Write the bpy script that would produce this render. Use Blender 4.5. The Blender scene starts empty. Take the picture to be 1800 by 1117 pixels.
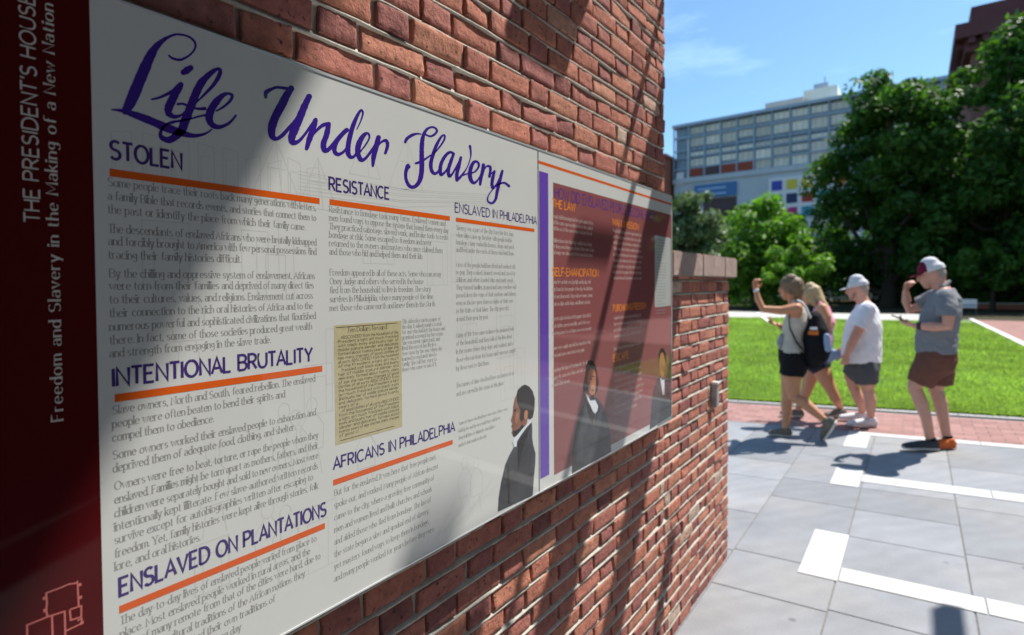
import bpy, math, random
import numpy as np
from mathutils import Vector, Matrix

# ------------------------------------------------------------------ camera, sky, sun, exposure
SC = bpy.context.scene
COL = SC.collection
F_PX, W_PX, H_PX, CX, CY = 950.0, 1800, 1117, 900.0, 523.0
YAW, PITCH, ROLL = math.radians(36.85), math.radians(-1.3), math.radians(0.3)
CAM = np.array([0.81, 0.0, 1.60])
_d = np.array([-math.sin(YAW)*math.cos(PITCH), math.cos(YAW)*math.cos(PITCH), math.sin(PITCH)])
_r = np.array([math.cos(YAW), math.sin(YAW), 0.0])
_u = np.cross(_r, _d)
CR = math.cos(ROLL)*_r - math.sin(ROLL)*_u
CU = math.sin(ROLL)*_r + math.cos(ROLL)*_u
CD = _d
cam = bpy.data.cameras.new("camera")
cam.sensor_width = 36.0
cam.lens = 36.0*F_PX/W_PX
cam.shift_y = -(H_PX/2 - CY)/W_PX
cam.clip_start, cam.clip_end = 0.05, 3000
cam.dof.use_dof = True
cam.dof.focus_distance = 0.98
cam.dof.aperture_fstop = 3.3
camo = bpy.data.objects.new("camera", cam)
COL.objects.link(camo)
M = Matrix.Identity(4)
for i in range(3):
    M[i][0], M[i][1], M[i][2], M[i][3] = CR[i], CU[i], -CD[i], CAM[i]
camo.matrix_world = M
SC.camera = camo

SUN = Vector((0.31, 0.52, 1.0)).normalized()
sun = bpy.data.lights.new("sun", 'SUN')
sun.energy = 5.0
sun.angle = math.radians(0.55)
sun.color = (1.0, 0.955, 0.89)
suno = bpy.data.objects.new("sun", sun)
suno.rotation_euler = SUN.to_track_quat('Z', 'Y').to_euler()
suno.location = (5, 10, 20)
COL.objects.link(suno)

world = bpy.data.worlds.new("World")
SC.world = world
world.use_nodes = True
nt = world.node_tree
bg = nt.nodes['Background']
sky = nt.nodes.new('ShaderNodeTexSky')
sky.sky_type = 'NISHITA'
sky.sun_disc = False
sky.sun_elevation = math.asin(SUN.z)
sky.sun_rotation = math.atan2(SUN.x, SUN.y)
sky.air_density, sky.dust_density, sky.ozone_density = 1.0, 0.4, 2.0
tc = nt.nodes.new('ShaderNodeTexCoord')
mp = nt.nodes.new('ShaderNodeMapping')
mp.inputs['Scale'].default_value = (1.2, 2.6, 6.0)
mp.inputs['Rotation'].default_value = (0.0, 0.35, 0.6)
no = nt.nodes.new('ShaderNodeTexNoise')
no.inputs['Scale'].default_value = 2.2
no.inputs['Detail'].default_value = 7
no.inputs['Roughness'].default_value = 0.58
cr = nt.nodes.new('ShaderNodeValToRGB')
cr.color_ramp.elements[0].position = 0.54
cr.color_ramp.elements[1].position = 0.82
cr.color_ramp.elements[1].color = (0.34, 0.34, 0.34, 1)
mx = nt.nodes.new('ShaderNodeMix'); mx.data_type = 'RGBA'
mx.inputs['B'].default_value = (9.5, 10.0, 10.6, 1)
nt.links.new(tc.outputs['Generated'], mp.inputs[0]); nt.links.new(mp.outputs[0], no.inputs['Vector'])
nt.links.new(no.outputs['Fac'], cr.inputs[0]); nt.links.new(cr.outputs[0], mx.inputs['Factor'])
nt.links.new(sky.outputs[0], mx.inputs['A']); tn = nt.nodes.new('ShaderNodeVectorMath'); tn.operation = 'MULTIPLY'; tn.inputs[1].default_value = (0.92, 1.16, 1.20)
nt.links.new(mx.outputs['Result'], tn.inputs[0]); nt.links.new(tn.outputs[0], bg.inputs[0])
bg.inputs[1].default_value = 0.10
SC.view_settings.view_transform = 'Standard'
SC.view_settings.look = 'None'
SC.view_settings.exposure = 0.66
SC.view_settings.gamma = 1.0
SC.cycles.max_bounces = 6
SC.cycles.use_denoising = True

# ------------------------------------------------------------------ helpers
rng = np.random.default_rng(7)
random.seed(7)
ORI = {}

def ray(px, py):
    return CR*(px-CX)/F_PX - CU*(py-CY)/F_PX + CD
def on_x(px, py, x=0.0):
    r = ray(px, py); return CAM + r*(x-CAM[0])/r[0]
def on_y(px, py, y):
    r = ray(px, py); return CAM + r*(y-CAM[1])/r[1]
def on_g(px, py, a=0.06):
    r = ray(px, py)
    t = (a*CAM[0]-CAM[2])/(r[2]-a*r[0]); return CAM + r*t
def at_depth(px, py, dep):
    return CAM + ray(px, py)*dep
def pw(px, py):
    p = on_x(px, py, 0.0); return np.array([p[1], p[2]])

def gz(X, Y):
    t = np.clip((np.asarray(Y, float)-8.5)/7.5, 0, 1)
    k = 1-t*t*(3-2*t)
    return 0.06*np.clip(X, -2.5, 3.5)*k

def mat(name, base, rough=0.7, spec=0.4, noise=None, tone=0.0, bump=None, metal=0.0, coat=0.0, stretch=None, mott=None):
    """procedural Principled; noise=(scale, amount) multiplies the colour; tone=amount of per-piece attribute variation"""
    m = bpy.data.materials.new(name); m.use_nodes = True
    n = m.node_tree; b = n.nodes['Principled BSDF']
    b.inputs['Roughness'].default_value = rough
    b.inputs['Specular IOR Level'].default_value = spec
    b.inputs['Metallic'].default_value = metal
    b.inputs['Coat Weight'].default_value = coat
    b.inputs['Coat Roughness'].default_value = 0.03
    c = n.nodes.new('ShaderNodeRGB'); c.outputs[0].default_value = (*base, 1)
    out = c.outputs[0]
    geo = n.nodes.new('ShaderNodeTexCoord')
    vec = geo.outputs['Object']
    if stretch:
        mpn = n.nodes.new('ShaderNodeMapping'); mpn.inputs['Scale'].default_value = stretch
        n.links.new(vec, mpn.inputs[0]); vec = mpn.outputs[0]
    def mul(out, fac_socket, lo, hi):
        r = n.nodes.new('ShaderNodeMapRange')
        r.inputs['From Min'].default_value, r.inputs['From Max'].default_value = 0.25, 0.75
        r.inputs['To Min'].default_value, r.inputs['To Max'].default_value = lo, hi
        n.links.new(fac_socket, r.inputs['Value'])
        x = n.nodes.new('ShaderNodeVectorMath'); x.operation = 'SCALE'
        n.links.new(out, x.inputs[0]); n.links.new(r.outputs[0], x.inputs['Scale'])
        return x.outputs[0]
    if mott:   # (colour, scale, lo, hi): blotches of a second colour
        t = n.nodes.new('ShaderNodeTexNoise'); t.inputs['Scale'].default_value = mott[1]; t.inputs['Detail'].default_value = 6
        n.links.new(vec, t.inputs['Vector'])
        r = n.nodes.new('ShaderNodeMapRange')
        r.inputs['From Min'].default_value, r.inputs['From Max'].default_value = mott[2], mott[3]
        n.links.new(t.outputs['Fac'], r.inputs['Value'])
        x = n.nodes.new('ShaderNodeMix'); x.data_type = 'RGBA'; x.inputs['B'].default_value = (*mott[0], 1)
        n.links.new(r.outputs[0], x.inputs['Factor']); n.links.new(out, x.inputs['A']); out = x.outputs['Result']
    if noise:
        t = n.nodes.new('ShaderNodeTexNoise'); t.inputs['Scale'].default_value = noise[0]; t.inputs['Detail'].default_value = 8
        t.inputs['Roughness'].default_value = 0.65
        n.links.new(vec, t.inputs['Vector'])
        out = mul(out, t.outputs['Fac'], 1-noise[1], 1+noise[1])
    if tone:
        a = n.nodes.new('ShaderNodeAttribute'); a.attribute_name = 'tone'
        r = n.nodes.new('ShaderNodeMapRange')
        r.inputs['To Min'].default_value, r.inputs['To Max'].default_value = 1-tone, 1+tone
        n.links.new(a.outputs['Fac'], r.inputs['Value'])
        x = n.nodes.new('ShaderNodeVectorMath'); x.operation = 'SCALE'
        n.links.new(out, x.inputs[0]); n.links.new(r.outputs[0], x.inputs['Scale']); out = x.outputs[0]
    n.links.new(out, b.inputs['Base Color'])
    if bump:
        t = n.nodes.new('ShaderNodeTexNoise'); t.inputs['Scale'].default_value = bump[0]; t.inputs['Detail'].default_value = 6
        n.links.new(vec, t.inputs['Vector'])
        bn = n.nodes.new('ShaderNodeBump'); bn.inputs['Strength'].default_value = bump[1]; bn.inputs['Distance'].default_value = bump[2]
        n.links.new(t.outputs['Fac'], bn.inputs['Height']); n.links.new(bn.outputs[0], b.inputs['Normal'])
    return m

def mk(name, V, Fc, m, parent=None, tone=None, smooth=False):
    """one mesh object from world-space verts; the parent's origin is subtracted"""
    V = np.asarray(V, float).reshape(-1, 3)
    o0 = ORI[parent.name] if parent is not None else np.zeros(3)
    me = bpy.data.meshes.new(name)
    V = V - o0
    if isinstance(Fc, np.ndarray):
        k = Fc.shape[1]
        me.vertices.add(len(V)); me.vertices.foreach_set('co', V.astype(np.float32).ravel())
        me.loops.add(Fc.size); me.loops.foreach_set('vertex_index', Fc.astype(np.int32).ravel())
        me.polygons.add(len(Fc)); me.polygons.foreach_set('loop_start', np.arange(0, Fc.size, k, dtype=np.int32))
        me.update(calc_edges=True); me.validate()
    else:
        me.from_pydata([tuple(v) for v in V], [], [tuple(f) for f in Fc]); me.update()
    if tone is not None and len(tone) == len(me.vertices):
        a = me.attributes.new('tone', 'FLOAT', 'POINT'); a.data.foreach_set('value', np.asarray(tone, np.float32))
    if smooth:
        me.polygons.foreach_set('use_smooth', np.ones(len(me.polygons), bool))
    me.materials.append(m)
    o = bpy.data.objects.new(name, me); COL.objects.link(o)
    if parent is not None: o.parent = parent
    ORI[o.name] = o0
    return o

def thing(name, label, cat, loc=(0, 0, 0), group=None):
    o = bpy.data.objects.new(name, None); COL.objects.link(o)
    o.location = loc; o.empty_display_size = 0.1
    ORI[o.name] = np.asarray(loc, float)
    return tag(o, label, cat, group)
def tag(o, label, cat, group=None):
    o['label'] = label; o['category'] = cat
    if group: o['group'] = group
    return o
def struct(o, kind='structure'):
    o['kind'] = kind; return o

class MB:
    def __init__(s): s.v = []; s.f = []; s.t = []
    def add(s, V, Fc, tone=0.5):
        b = len(s.v); s.v += [tuple(v) for v in V]; s.f += [tuple(i+b for i in f) for f in Fc]; s.t += [tone]*len(V); return s
    def box(s, x0, x1, y0, y1, z0, z1, tone=0.5, bev=0.0):
        if bev <= 0:
            V = [(x, y, z) for z in (z0, z1) for y in (y0, y1) for x in (x0, x1)]
            return s.add(V, [(0, 2, 3, 1), (4, 5, 7, 6), (0, 1, 5, 4), (2, 6, 7, 3), (0, 4, 6, 2), (1, 3, 7, 5)], tone)
        import bmesh
        bm = bmesh.new(); bmesh.ops.create_cube(bm, size=1)
        for v in bm.verts:
            v.co = Vector(((x0+x1)/2+v.co.x*(x1-x0), (y0+y1)/2+v.co.y*(y1-y0), (z0+z1)/2+v.co.z*(z1-z0)))
        bmesh.ops.bevel(bm, geom=list(bm.edges), offset=bev, segments=2, affect='EDGES')
        bm.verts.index_update()
        s.add([v.co[:] for v in bm.verts], [[v.index for v in f.verts] for f in bm.faces], tone); bm.free(); return s
    def tubes(s, V, Fc): return s.add(V, Fc)
    def build(s, name, m, parent=None, smooth=False): return mk(name, s.v, s.f, m, parent, s.t, smooth)

def tube(chain, seg=14, cap=(1, 1), lat=(0, 1, 0)):
    """closed swept tube; chain of (point, r) or (point, r_inplane, r_lateral)"""
    P = [np.asarray(c[0], float) for c in chain]
    R = [(c[1], c[2] if len(c) > 2 else c[1]) for c in chain]
    n = len(P); T = []
    for i in range(n):
        t = P[min(i+1, n-1)]-P[max(i-1, 0)]; T.append(t/max(np.linalg.norm(t), 1e-9))
    rings = []
    for i in range(n):
        L = np.asarray(lat, float) - T[i]*np.dot(lat, T[i])
        if np.linalg.norm(L) < 0.25:
            a = np.array([1.0, 0, 0.3]); L = a-T[i]*np.dot(a, T[i])
        L /= np.linalg.norm(L); Fv = np.cross(T[i], L)
        rings.append((P[i], Fv, L, R[i], T[i]))
    full = []
    if cap[0]:
        p, f, l, r, t = rings[0]; k = min(r)
        for a in (75, 50, 25): full.append((p-t*k*math.sin(math.radians(a)), f, l, (r[0]*math.cos(math.radians(a)), r[1]*math.cos(math.radians(a)))))
    full += [q[:4] for q in rings]
    if cap[1]:
        p, f, l, r, t = rings[-1]; k = min(r)
        for a in (25, 50, 75): full.append((p+t*k*math.sin(math.radians(a)), f, l, (r[0]*math.cos(math.radians(a)), r[1]*math.cos(math.radians(a)))))
    V = []; Fc = []
    ang = np.linspace(0, 2*math.pi, seg, endpoint=False)
    for p, f, l, r in full:
        for a in ang: V.append(p+f*r[0]*math.cos(a)+l*r[1]*math.sin(a))
    m = len(full)
    for i in range(m-1):
        for j in range(seg):
            a, b = i*seg+j, i*seg+(j+1) % seg
            Fc.append((a, b, b+seg, a+seg))
    V.append(full[0][0]); V.append(full[-1][0]); c0, c1 = len(V)-2, len(V)-1
    for j in range(seg):
        Fc.append((c0, (j+1) % seg, j)); Fc.append((c1, (m-1)*seg+j, (m-1)*seg+(j+1) % seg))
    return V, Fc

def wob(P, s, seed=0):
    """cheap smooth noise in [-1,1] for an array of points"""
    P = np.asarray(P, float); r = np.random.default_rng(seed); o = np.zeros(len(P)); amp = 0
    for k, f in enumerate((1, 1.9, 3.7, 7.1)):
        for _ in range(3):
            d = r.normal(size=3); d /= np.linalg.norm(d)
            o += np.sin(P@d*s*f*2+r.uniform(0, 6.28))/(k+1.2)
        amp += 1.6/(k+1.2)
    return o/amp

def blob(name, tubes, m, parent=None, voxel=0.006, smooth=3, rough=0.0, rs=30):
    """union of tubes turned into ONE continuous smooth surface"""
    mb = MB()
    for t in tubes: mb.add(*t)
    me = bpy.data.meshes.new('tmp'); me.from_pydata(mb.v, [], mb.f); me.update()
    o = bpy.data.objects.new('tmp', me); COL.objects.link(o)
    md = o.modifiers.new('r', 'REMESH'); md.mode = 'VOXEL'; md.voxel_size = voxel
    if smooth:
        ms = o.modifiers.new('s', 'SMOOTH'); ms.factor = 0.5; ms.iterations = smooth
    dg = bpy.context.evaluated_depsgraph_get(); dg.update()
    ev = o.evaluated_get(dg); em = ev.to_mesh()
    V = np.empty(len(em.vertices)*3, np.float32); em.vertices.foreach_get('co', V); V = V.reshape(-1, 3).astype(float)
    N = np.empty(len(em.vertices)*3, np.float32); em.vertices.foreach_get('normal', N); N = N.reshape(-1, 3)
    Fc = [tuple(p.vertices) for p in em.polygons]
    ev.to_mesh_clear(); bpy.data.objects.remove(o); bpy.data.meshes.remove(me)
    if rough: V = V + N*(wob(V, rs, len(V))*rough)[:, None]
    if all(len(f) == 4 for f in Fc): Fc = np.array(Fc)
    return mk(name, V, Fc, m, parent, smooth=True)

def mat_leaf(name, c, tone=0.35, trans=0.35, spec=0.35):
    m = bpy.data.materials.new(name); m.use_nodes = True; n = m.node_tree
    b = n.nodes['Principled BSDF']; b.inputs['Roughness'].default_value = 0.5; b.inputs['Specular IOR Level'].default_value = spec
    a = n.nodes.new('ShaderNodeAttribute'); a.attribute_name = 'tone'
    r = n.nodes.new('ShaderNodeMapRange'); r.inputs['To Min'].default_value = 1-tone; r.inputs['To Max'].default_value = 1+tone
    n.links.new(a.outputs['Fac'], r.inputs['Value'])
    rgb = n.nodes.new('ShaderNodeRGB'); rgb.outputs[0].default_value = (*c, 1)
    v = n.nodes.new('ShaderNodeVectorMath'); v.operation = 'SCALE'
    n.links.new(rgb.outputs[0], v.inputs[0]); n.links.new(r.outputs[0], v.inputs['Scale'])
    n.links.new(v.outputs[0], b.inputs['Base Color'])
    t = n.nodes.new('ShaderNodeBsdfTranslucent')
    v2 = n.nodes.new('ShaderNodeVectorMath'); v2.operation = 'MULTIPLY'; v2.inputs[1].default_value = (1.35, 1.5, 0.45)
    n.links.new(v.outputs[0], v2.inputs[0]); n.links.new(v2.outputs[0], t.inputs['Color'])
    mx = n.nodes.new('ShaderNodeMixShader'); mx.inputs[0].default_value = trans
    n.links.new(b.outputs[0], mx.inputs[1]); n.links.new(t.outputs[0], mx.inputs[2])
    n.links.new(mx.outputs[0], n.nodes['Material Output'].inputs['Surface'])
    return m
# ------------------------------------------------------------------ ground, paving, lawn
def gsheet(name, xs, ys, m, dz, zf=gz):
    X, Y = np.meshgrid(xs, ys); Z = zf(X, Y)+dz
    V = np.stack([X, Y, Z], -1).reshape(-1, 3); nx, ny = len(xs), len(ys)
    i, j = np.meshgrid(np.arange(nx-1), np.arange(ny-1)); a = (j*nx+i).ravel()
    return mk(name, V, np.stack([a, a+1, a+nx+1, a+nx], 1), m)

m_soil = mat('soil_and_mulch', (0.055, 0.05, 0.03), 0.95, 0.1, (3, 0.4))
xs = np.concatenate([[-700, -300, -120, -60, -30, -15, -8], np.arange(-5, 6.01, 0.5), [8, 12, 20, 40, 90, 250, 700]])
ys = np.concatenate([[-200, -60, -20, -8], np.arange(-4, 18.01, 0.5), [22, 30, 45, 70, 110, 180, 350, 900]])
struct(gsheet('ground', xs, ys, m_soil, -0.03))

m_joint = mat('paving_joint', (0.20, 0.195, 0.185), 0.95, 0.1, (30, 0.3))
struct(gsheet('plaza_bed', np.arange(-8, 9.01, 0.5), np.arange(-6, 8.01, 0.5), m_joint, 0.0))

# bluestone slabs: columns along the wall direction, broken joints
m_slab = mat('bluestone', (0.232, 0.240, 0.257), 0.62, 0.35, (2.2, 0.16), tone=0.12, bump=(60, 0.12, 0.004), mott=((0.275, 0.265, 0.25), 0.9, 0.48, 0.75))
nn = m_slab.node_tree
wv = nn.nodes.new('ShaderNodeTexWave'); wv.inputs['Scale'].default_value = 2.3; wv.inputs['Distortion'].default_value = 9
wv.inputs['Detail'].default_value = 5; wv.inputs['Detail Scale'].default_value = 0.8
tcn = nn.nodes.new('ShaderNodeTexCoord'); mpn = nn.nodes.new('ShaderNodeMapping')
mpn.inputs['Rotation'].default_value = (0, 0, 0.7)
nn.links.new(tcn.outputs['Object'], mpn.inputs[0]); nn.links.new(mpn.outputs[0], wv.inputs['Vector'])
bs = nn.nodes['Principled BSDF']; src = bs.inputs['Base Color'].links[0].from_socket
mr = nn.nodes.new('ShaderNodeMapRange'); mr.inputs['To Min'].default_value = 0.96; mr.inputs['To Max'].default_value = 1.03
nn.links.new(wv.outputs['Fac'], mr.inputs['Value'])
vm = nn.nodes.new('ShaderNodeVectorMath'); vm.operation = 'SCALE'
nn.links.new(src, vm.inputs[0]); nn.links.new(mr.outputs[0], vm.inputs['Scale']); nn.links.new(vm.outputs[0], bs.inputs['Base Color'])
m_white = mat('white_granite', (0.55, 0.545, 0.53), 0.7, 0.3, (14, 0.05), tone=0.03, bump=(90, 0.1, 0.003))

vo = nn.nodes.new('ShaderNodeTexVoronoi'); vo.inputs['Scale'].default_value = 2.1
nn.links.new(tcn.outputs['Object'], vo.inputs['Vector'])
ms_ = nn.nodes.new('ShaderNodeMapRange'); ms_.inputs['From Min'].default_value = 0.03; ms_.inputs['From Max'].default_value = 0.05; ms_.inputs['To Min'].default_value = 0.6
nn.links.new(vo.outputs['Distance'], ms_.inputs['Value'])
ng = nn.nodes.new('ShaderNodeTexNoise'); ng.inputs['Scale'].default_value = 140; nn.links.new(tcn.outputs['Object'], ng.inputs['Vector'])
mg = nn.nodes.new('ShaderNodeMapRange'); mg.inputs['To Min'].default_value = 0.86; mg.inputs['To Max'].default_value = 1.14; nn.links.new(ng.outputs['Fac'], mg.inputs['Value'])
mm_ = nn.nodes.new('ShaderNodeMath'); mm_.operation = 'MULTIPLY'; nn.links.new(ms_.outputs[0], mm_.inputs[0]); nn.links.new(mg.outputs[0], mm_.inputs[1])
vm2 = nn.nodes.new('ShaderNodeVectorMath'); vm2.operation = 'SCALE'
nn.links.new(vm.outputs[0], vm2.inputs[0]); nn.links.new(mm_.outputs[0], vm2.inputs['Scale']); nn.links.new(vm2.outputs[0], bs.inputs['Base Color'])
def slab(mb, x0, x1, y0, y1, g=0.0032, h=0.005, tone=0.5):
    x0 += g; x1 -= g; y0 += g; y1 -= g; e = 0.003
    P = [(x0, y0), (x1, y0), (x1, y1), (x0, y1)]; Q = [(x0+e, y0+e), (x1-e, y0+e), (x1-e, y1-e), (x0+e, y1-e)]
    V = [(x, y, float(gz(x, y))-0.002) for x, y in P] + [(x, y, float(gz(x, y))+h-0.002) for x, y in P] + [(x, y, float(gz(x, y))+h) for x, y in Q]
    Fc = [(8, 9, 10, 11)]
    for i in range(4):
        j = (i+1) % 4; Fc += [(i, j, 4+j, 4+i), (4+i, 4+j, 8+j, 8+i)]
    mb.add(V, Fc, tone)
Y_BR0, Y_BR1 = 6.77, 7.93
white = [(0.300, 0.488, 3.26, 3.905), (0.492, 1.085, 3.268, 3.432), (1.089, 1.78, 3.272, 3.436), (1.784, 2.6, 3.272, 3.436),
         (0.272, 0.465, 4.875, 5.35), (0.469, 1.25, 5.03, 5.213), (1.254, 2.1, 5.03, 5.213), (2.104, 3.0, 5.03, 5.213),
         (0.246, 0.440, 6.085, 6.62), (0.246, 1.3, 6.624, 6.752), (1.304, 2.4, 6.624, 6.752), (2.404, 3.6, 6.624, 6.752)]
mbw = MB()
for w in white: slab(mbw, *w, g=0.002, h=0.0105, tone=random.random())
struct(mbw.build('white_outline_stones', m_white))
colx = [-4.2, -3.4, -2.6, -1.9, -1.2, -0.62, -0.06, 0.48, 1.04, 1.62, 2.2, 2.85, 3.5, 4.3, 5.2]
rows = {6: [-0.2, 1.1, 2.0, 2.93, 3.385, 4.412, 4.88, 5.66, 6.1, Y_BR0], 7: [-0.2, 0.9, 1.9, 2.955, 3.90, 4.395, 4.88, 5.9, 6.35, Y_BR0],
        5: [-0.2, 1.5, 2.6, 3.36, 4.0, 4.79, 5.3, 6.2, Y_BR0], 8: [-0.2, 1.6, 2.95, 3.95, 4.75, 5.75, Y_BR0]}
mbs = MB()
for i in range(len(colx)-1):
    rw = rows.get(i)
    if rw is None:
        rw = [-0.2+random.uniform(0, .4)]
        while rw[-1] < Y_BR0-0.9: rw.append(rw[-1]+random.choice([0.5, 0.75, 0.98, 1.2]))
        rw.append(Y_BR0)
    for a, b in zip(rw[:-1], rw[1:]): slab(mbs, colx[i], colx[i+1], a, b, tone=random.random())
struct(mbs.build('bluestone_paving', m_slab))

# pink brick walk between the plaza and the lawn, with its pale kerb
m_walk = mat('pink_paving_brick', (0.33, 0.185, 0.165), 0.85, 0.2, (9, 0.12), tone=0.17)
V, Fq, T = [], [], []
bl, bw = 0.20, 0.10
def walk_bricks(x0, x1, y0, y1):
    j = 0; y = y0
    while y+bw <= y1+0.02:
        x = x0-(0.1 if j % 2 else 0)
        while x < x1:
            a, b = max(x, x0)+0.003, min(x+bl, x1)-0.003
            if b-a > 0.01:
                base = len(V); t = rng.random()
                for px_, py_ in ((a, y+0.003), (b, y+0.003), (b, y+bw-0.003), (a, y+bw-0.003)):
                    V.append((px_, py_, float(gz(px_, py_))+0.006)); T.append(t)
                Fq.append((base, base+1, base+2, base+3))
            x += bl
        y += bw; j += 1
walk_bricks(-6, 5, Y_BR0+0.004, Y_BR1)
struct(mk('brick_walk', np.array(V), np.array(Fq), m_walk, tone=T))
m_curb = mat('pale_kerb_stone', (0.36, 0.355, 0.34), 0.8, 0.2, (12, 0.1))
mbk = MB(); x = -6.0
while x < 5.2: slab(mbk, x, x+1.2, Y_BR1+0.004, Y_BR1+0.115, g=0.003, h=0.02); x += 1.2
struct(mbk.build('lawn_kerb', m_curb))

def lawn_far(X): return 28.64+0.4066*X
def lawn_right(Y): return 2.91-0.027*(Y-18)
m_lawn = mat('lawn_soil', (0.165, 0.25, 0.075), 0.95, 0.1, (1.3, 0.25))
nu, nv = 60, 40
U, Vv = np.meshgrid(np.linspace(0, 1, nu), np.linspace(0, 1, nv))
X0 = -30+U*(33.1); Yn = Y_BR1+0.12
Xl = np.minimum(X0, 99); Yl = Yn+Vv*(lawn_far(X0)-Yn)
Xl = np.where(U > 0.999, lawn_right(Yl), -30+U*(lawn_right(Yl)+30)); Yl = Yn+Vv*(np.maximum(lawn_far(Xl), Yn+.5)-Yn)
P3 = np.stack([Xl, Yl, gz(Xl, Yl)+0.012], -1).reshape(-1, 3)
i, j = np.meshgrid(np.arange(nu-1), np.arange(nv-1)); a = (j*nu+i).ravel()
struct(mk('lawn', P3, np.stack([a, a+1, a+nu+1, a+nu], 1), m_lawn))

# grass blades: nobody could count them
m_grass = mat_leaf('grass_blades', (0.235, 0.335, 0.115), tone=0.38, trans=0.55)
N = 230000
yy = Yn+0.02+(rng.random(N)**2.0)*19
half = 0.2+0.0*yy
wide = rng.random(N) < 0.5
xa = np.where(wide, -1.55-(yy-8)*0.36, -9.0); xb = np.where(wide, np.minimum(lawn_right(yy)-0.03, 1.9+(yy-8)*0.13), lawn_right(yy)-0.03)
xx = xa+(xb-xa)*rng.random(N)
ok = yy < lawn_far(xx)-0.05; xx, yy = xx[ok], yy[ok]; N = len(xx)
cl = 0.6*wob(np.stack([xx, yy, xx*0], 1), 1.5, 5)+0.6*wob(np.stack([xx*.35, yy, xx*0], 1), .5, 6)
hh = (0.032+0.03*rng.random(N))*(1+0.35*cl)*(1+(yy-8)*0.03); ww = (0.006+0.006*rng.random(N))*(1+(yy-8)*0.12)
an = rng.random(N)*6.283; ln = rng.normal(0, 0.5, (N, 2))*hh[:, None]
zz = gz(xx, yy)+0.01
A = np.stack([xx-ww*np.cos(an), yy-ww*np.sin(an), zz], 1); B = np.stack([xx+ww*np.cos(an), yy+ww*np.sin(an), zz], 1)
Cc = np.stack([xx+ln[:, 0], yy+ln[:, 1], zz+hh], 1)
tone = np.repeat(np.clip(0.5+0.42*cl+rng.normal(0, .2, N), 0, 1), 3)
g = mk('lawn_grass', np.stack([A, B, Cc], 1).reshape(-1, 3), np.arange(3*N).reshape(-1, 3), m_grass, tone=tone)
struct(g, 'stuff')

# far pale walk behind the lawn, brick path at the right with white edging
m_conc = mat('pale_concrete', (0.46, 0.45, 0.42), 0.85, 0.2, (2, 0.08))
xw = np.linspace(-34, 1.2, 60)
Vq = [(x, lawn_far(x)+0.03, 0.012) for x in xw]+[(x, lawn_far(x)+5.5+max(0, -x-2)*0.25, 0.012) for x in xw]
n = len(xw); struct(mk('far_walk', Vq, [(k, k+1, n+k+1, n+k) for k in range(n-1)], m_conc))
yq = np.linspace(9.0, 30.5, 40)
mbk = MB()
for k in range(len(yq)-1):
    a0, a1 = lawn_right(yq[k])+0.02, lawn_right(yq[k+1])+0.02
    mbk.add([(a0, yq[k], .05), (a0+.16, yq[k], .05), (a1+.16, yq[k+1], .05), (a1, yq[k+1], .05), (a0, yq[k], -.02), (a1, yq[k+1], -.02), (a0+.16, yq[k], -.02), (a1+.16, yq[k+1], -.02)],
            [(0, 1, 2, 3), (4, 0, 3, 5), (1, 6, 7, 2)], 0.7)
m_pale = mat('white_path_edging', (0.70, 0.69, 0.66), 0.8, 0.2, (10, 0.06))
struct(mbk.build('path_edging', m_pale))
V, Fq, T = [], [], []
bl, bw = 0.4, 0.2
def pb(x0, x1, y0, y1):
    y = y0; j = 0
    while y < y1:
        x = x0-(0.2 if j % 2 else 0)
        while x < x1:
            lo = lawn_right(y)+0.19
            a, b = max(x, lo)+.004, x+bl-.004
            if b > a+.02:
                base = len(V); t = rng.random()
                V.extend([(a, y+.004, .012), (b, y+.004, .012), (b, y+bw-.004, .012), (a, y+bw-.004, .012)]); T.extend([t]*4); Fq.append((base, base+1, base+2, base+3))
            x += bl
        y += bw; j += 1
pb(2.6, 8.6, 12.0, 30.0)
struct(mk('brick_path', np.array(V), np.array(Fq), mat('path_brick', (0.31, 0.175, 0.155), 0.85, 0.2, (5, 0.12), tone=0.12), tone=T))
struct(mk('path_bed', [(2.4, 12, .004), (9, 12, .004), (9, 30.2, .004), (2.4, 30.2, .004)], [(0, 1, 2, 3)], m_joint))

# ------------------------------------------------------------------ brick walls
XW = -0.065
Y_HI = float(on_x(1168, 200, XW)[1]); Y_LO = float(on_x(1280, 700, XW)[1]); Z_LO = 1.635; Z_HI = 3.36
ST, HD, JT, CO = 0.164, 0.086, 0.0115, 0.0625

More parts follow.
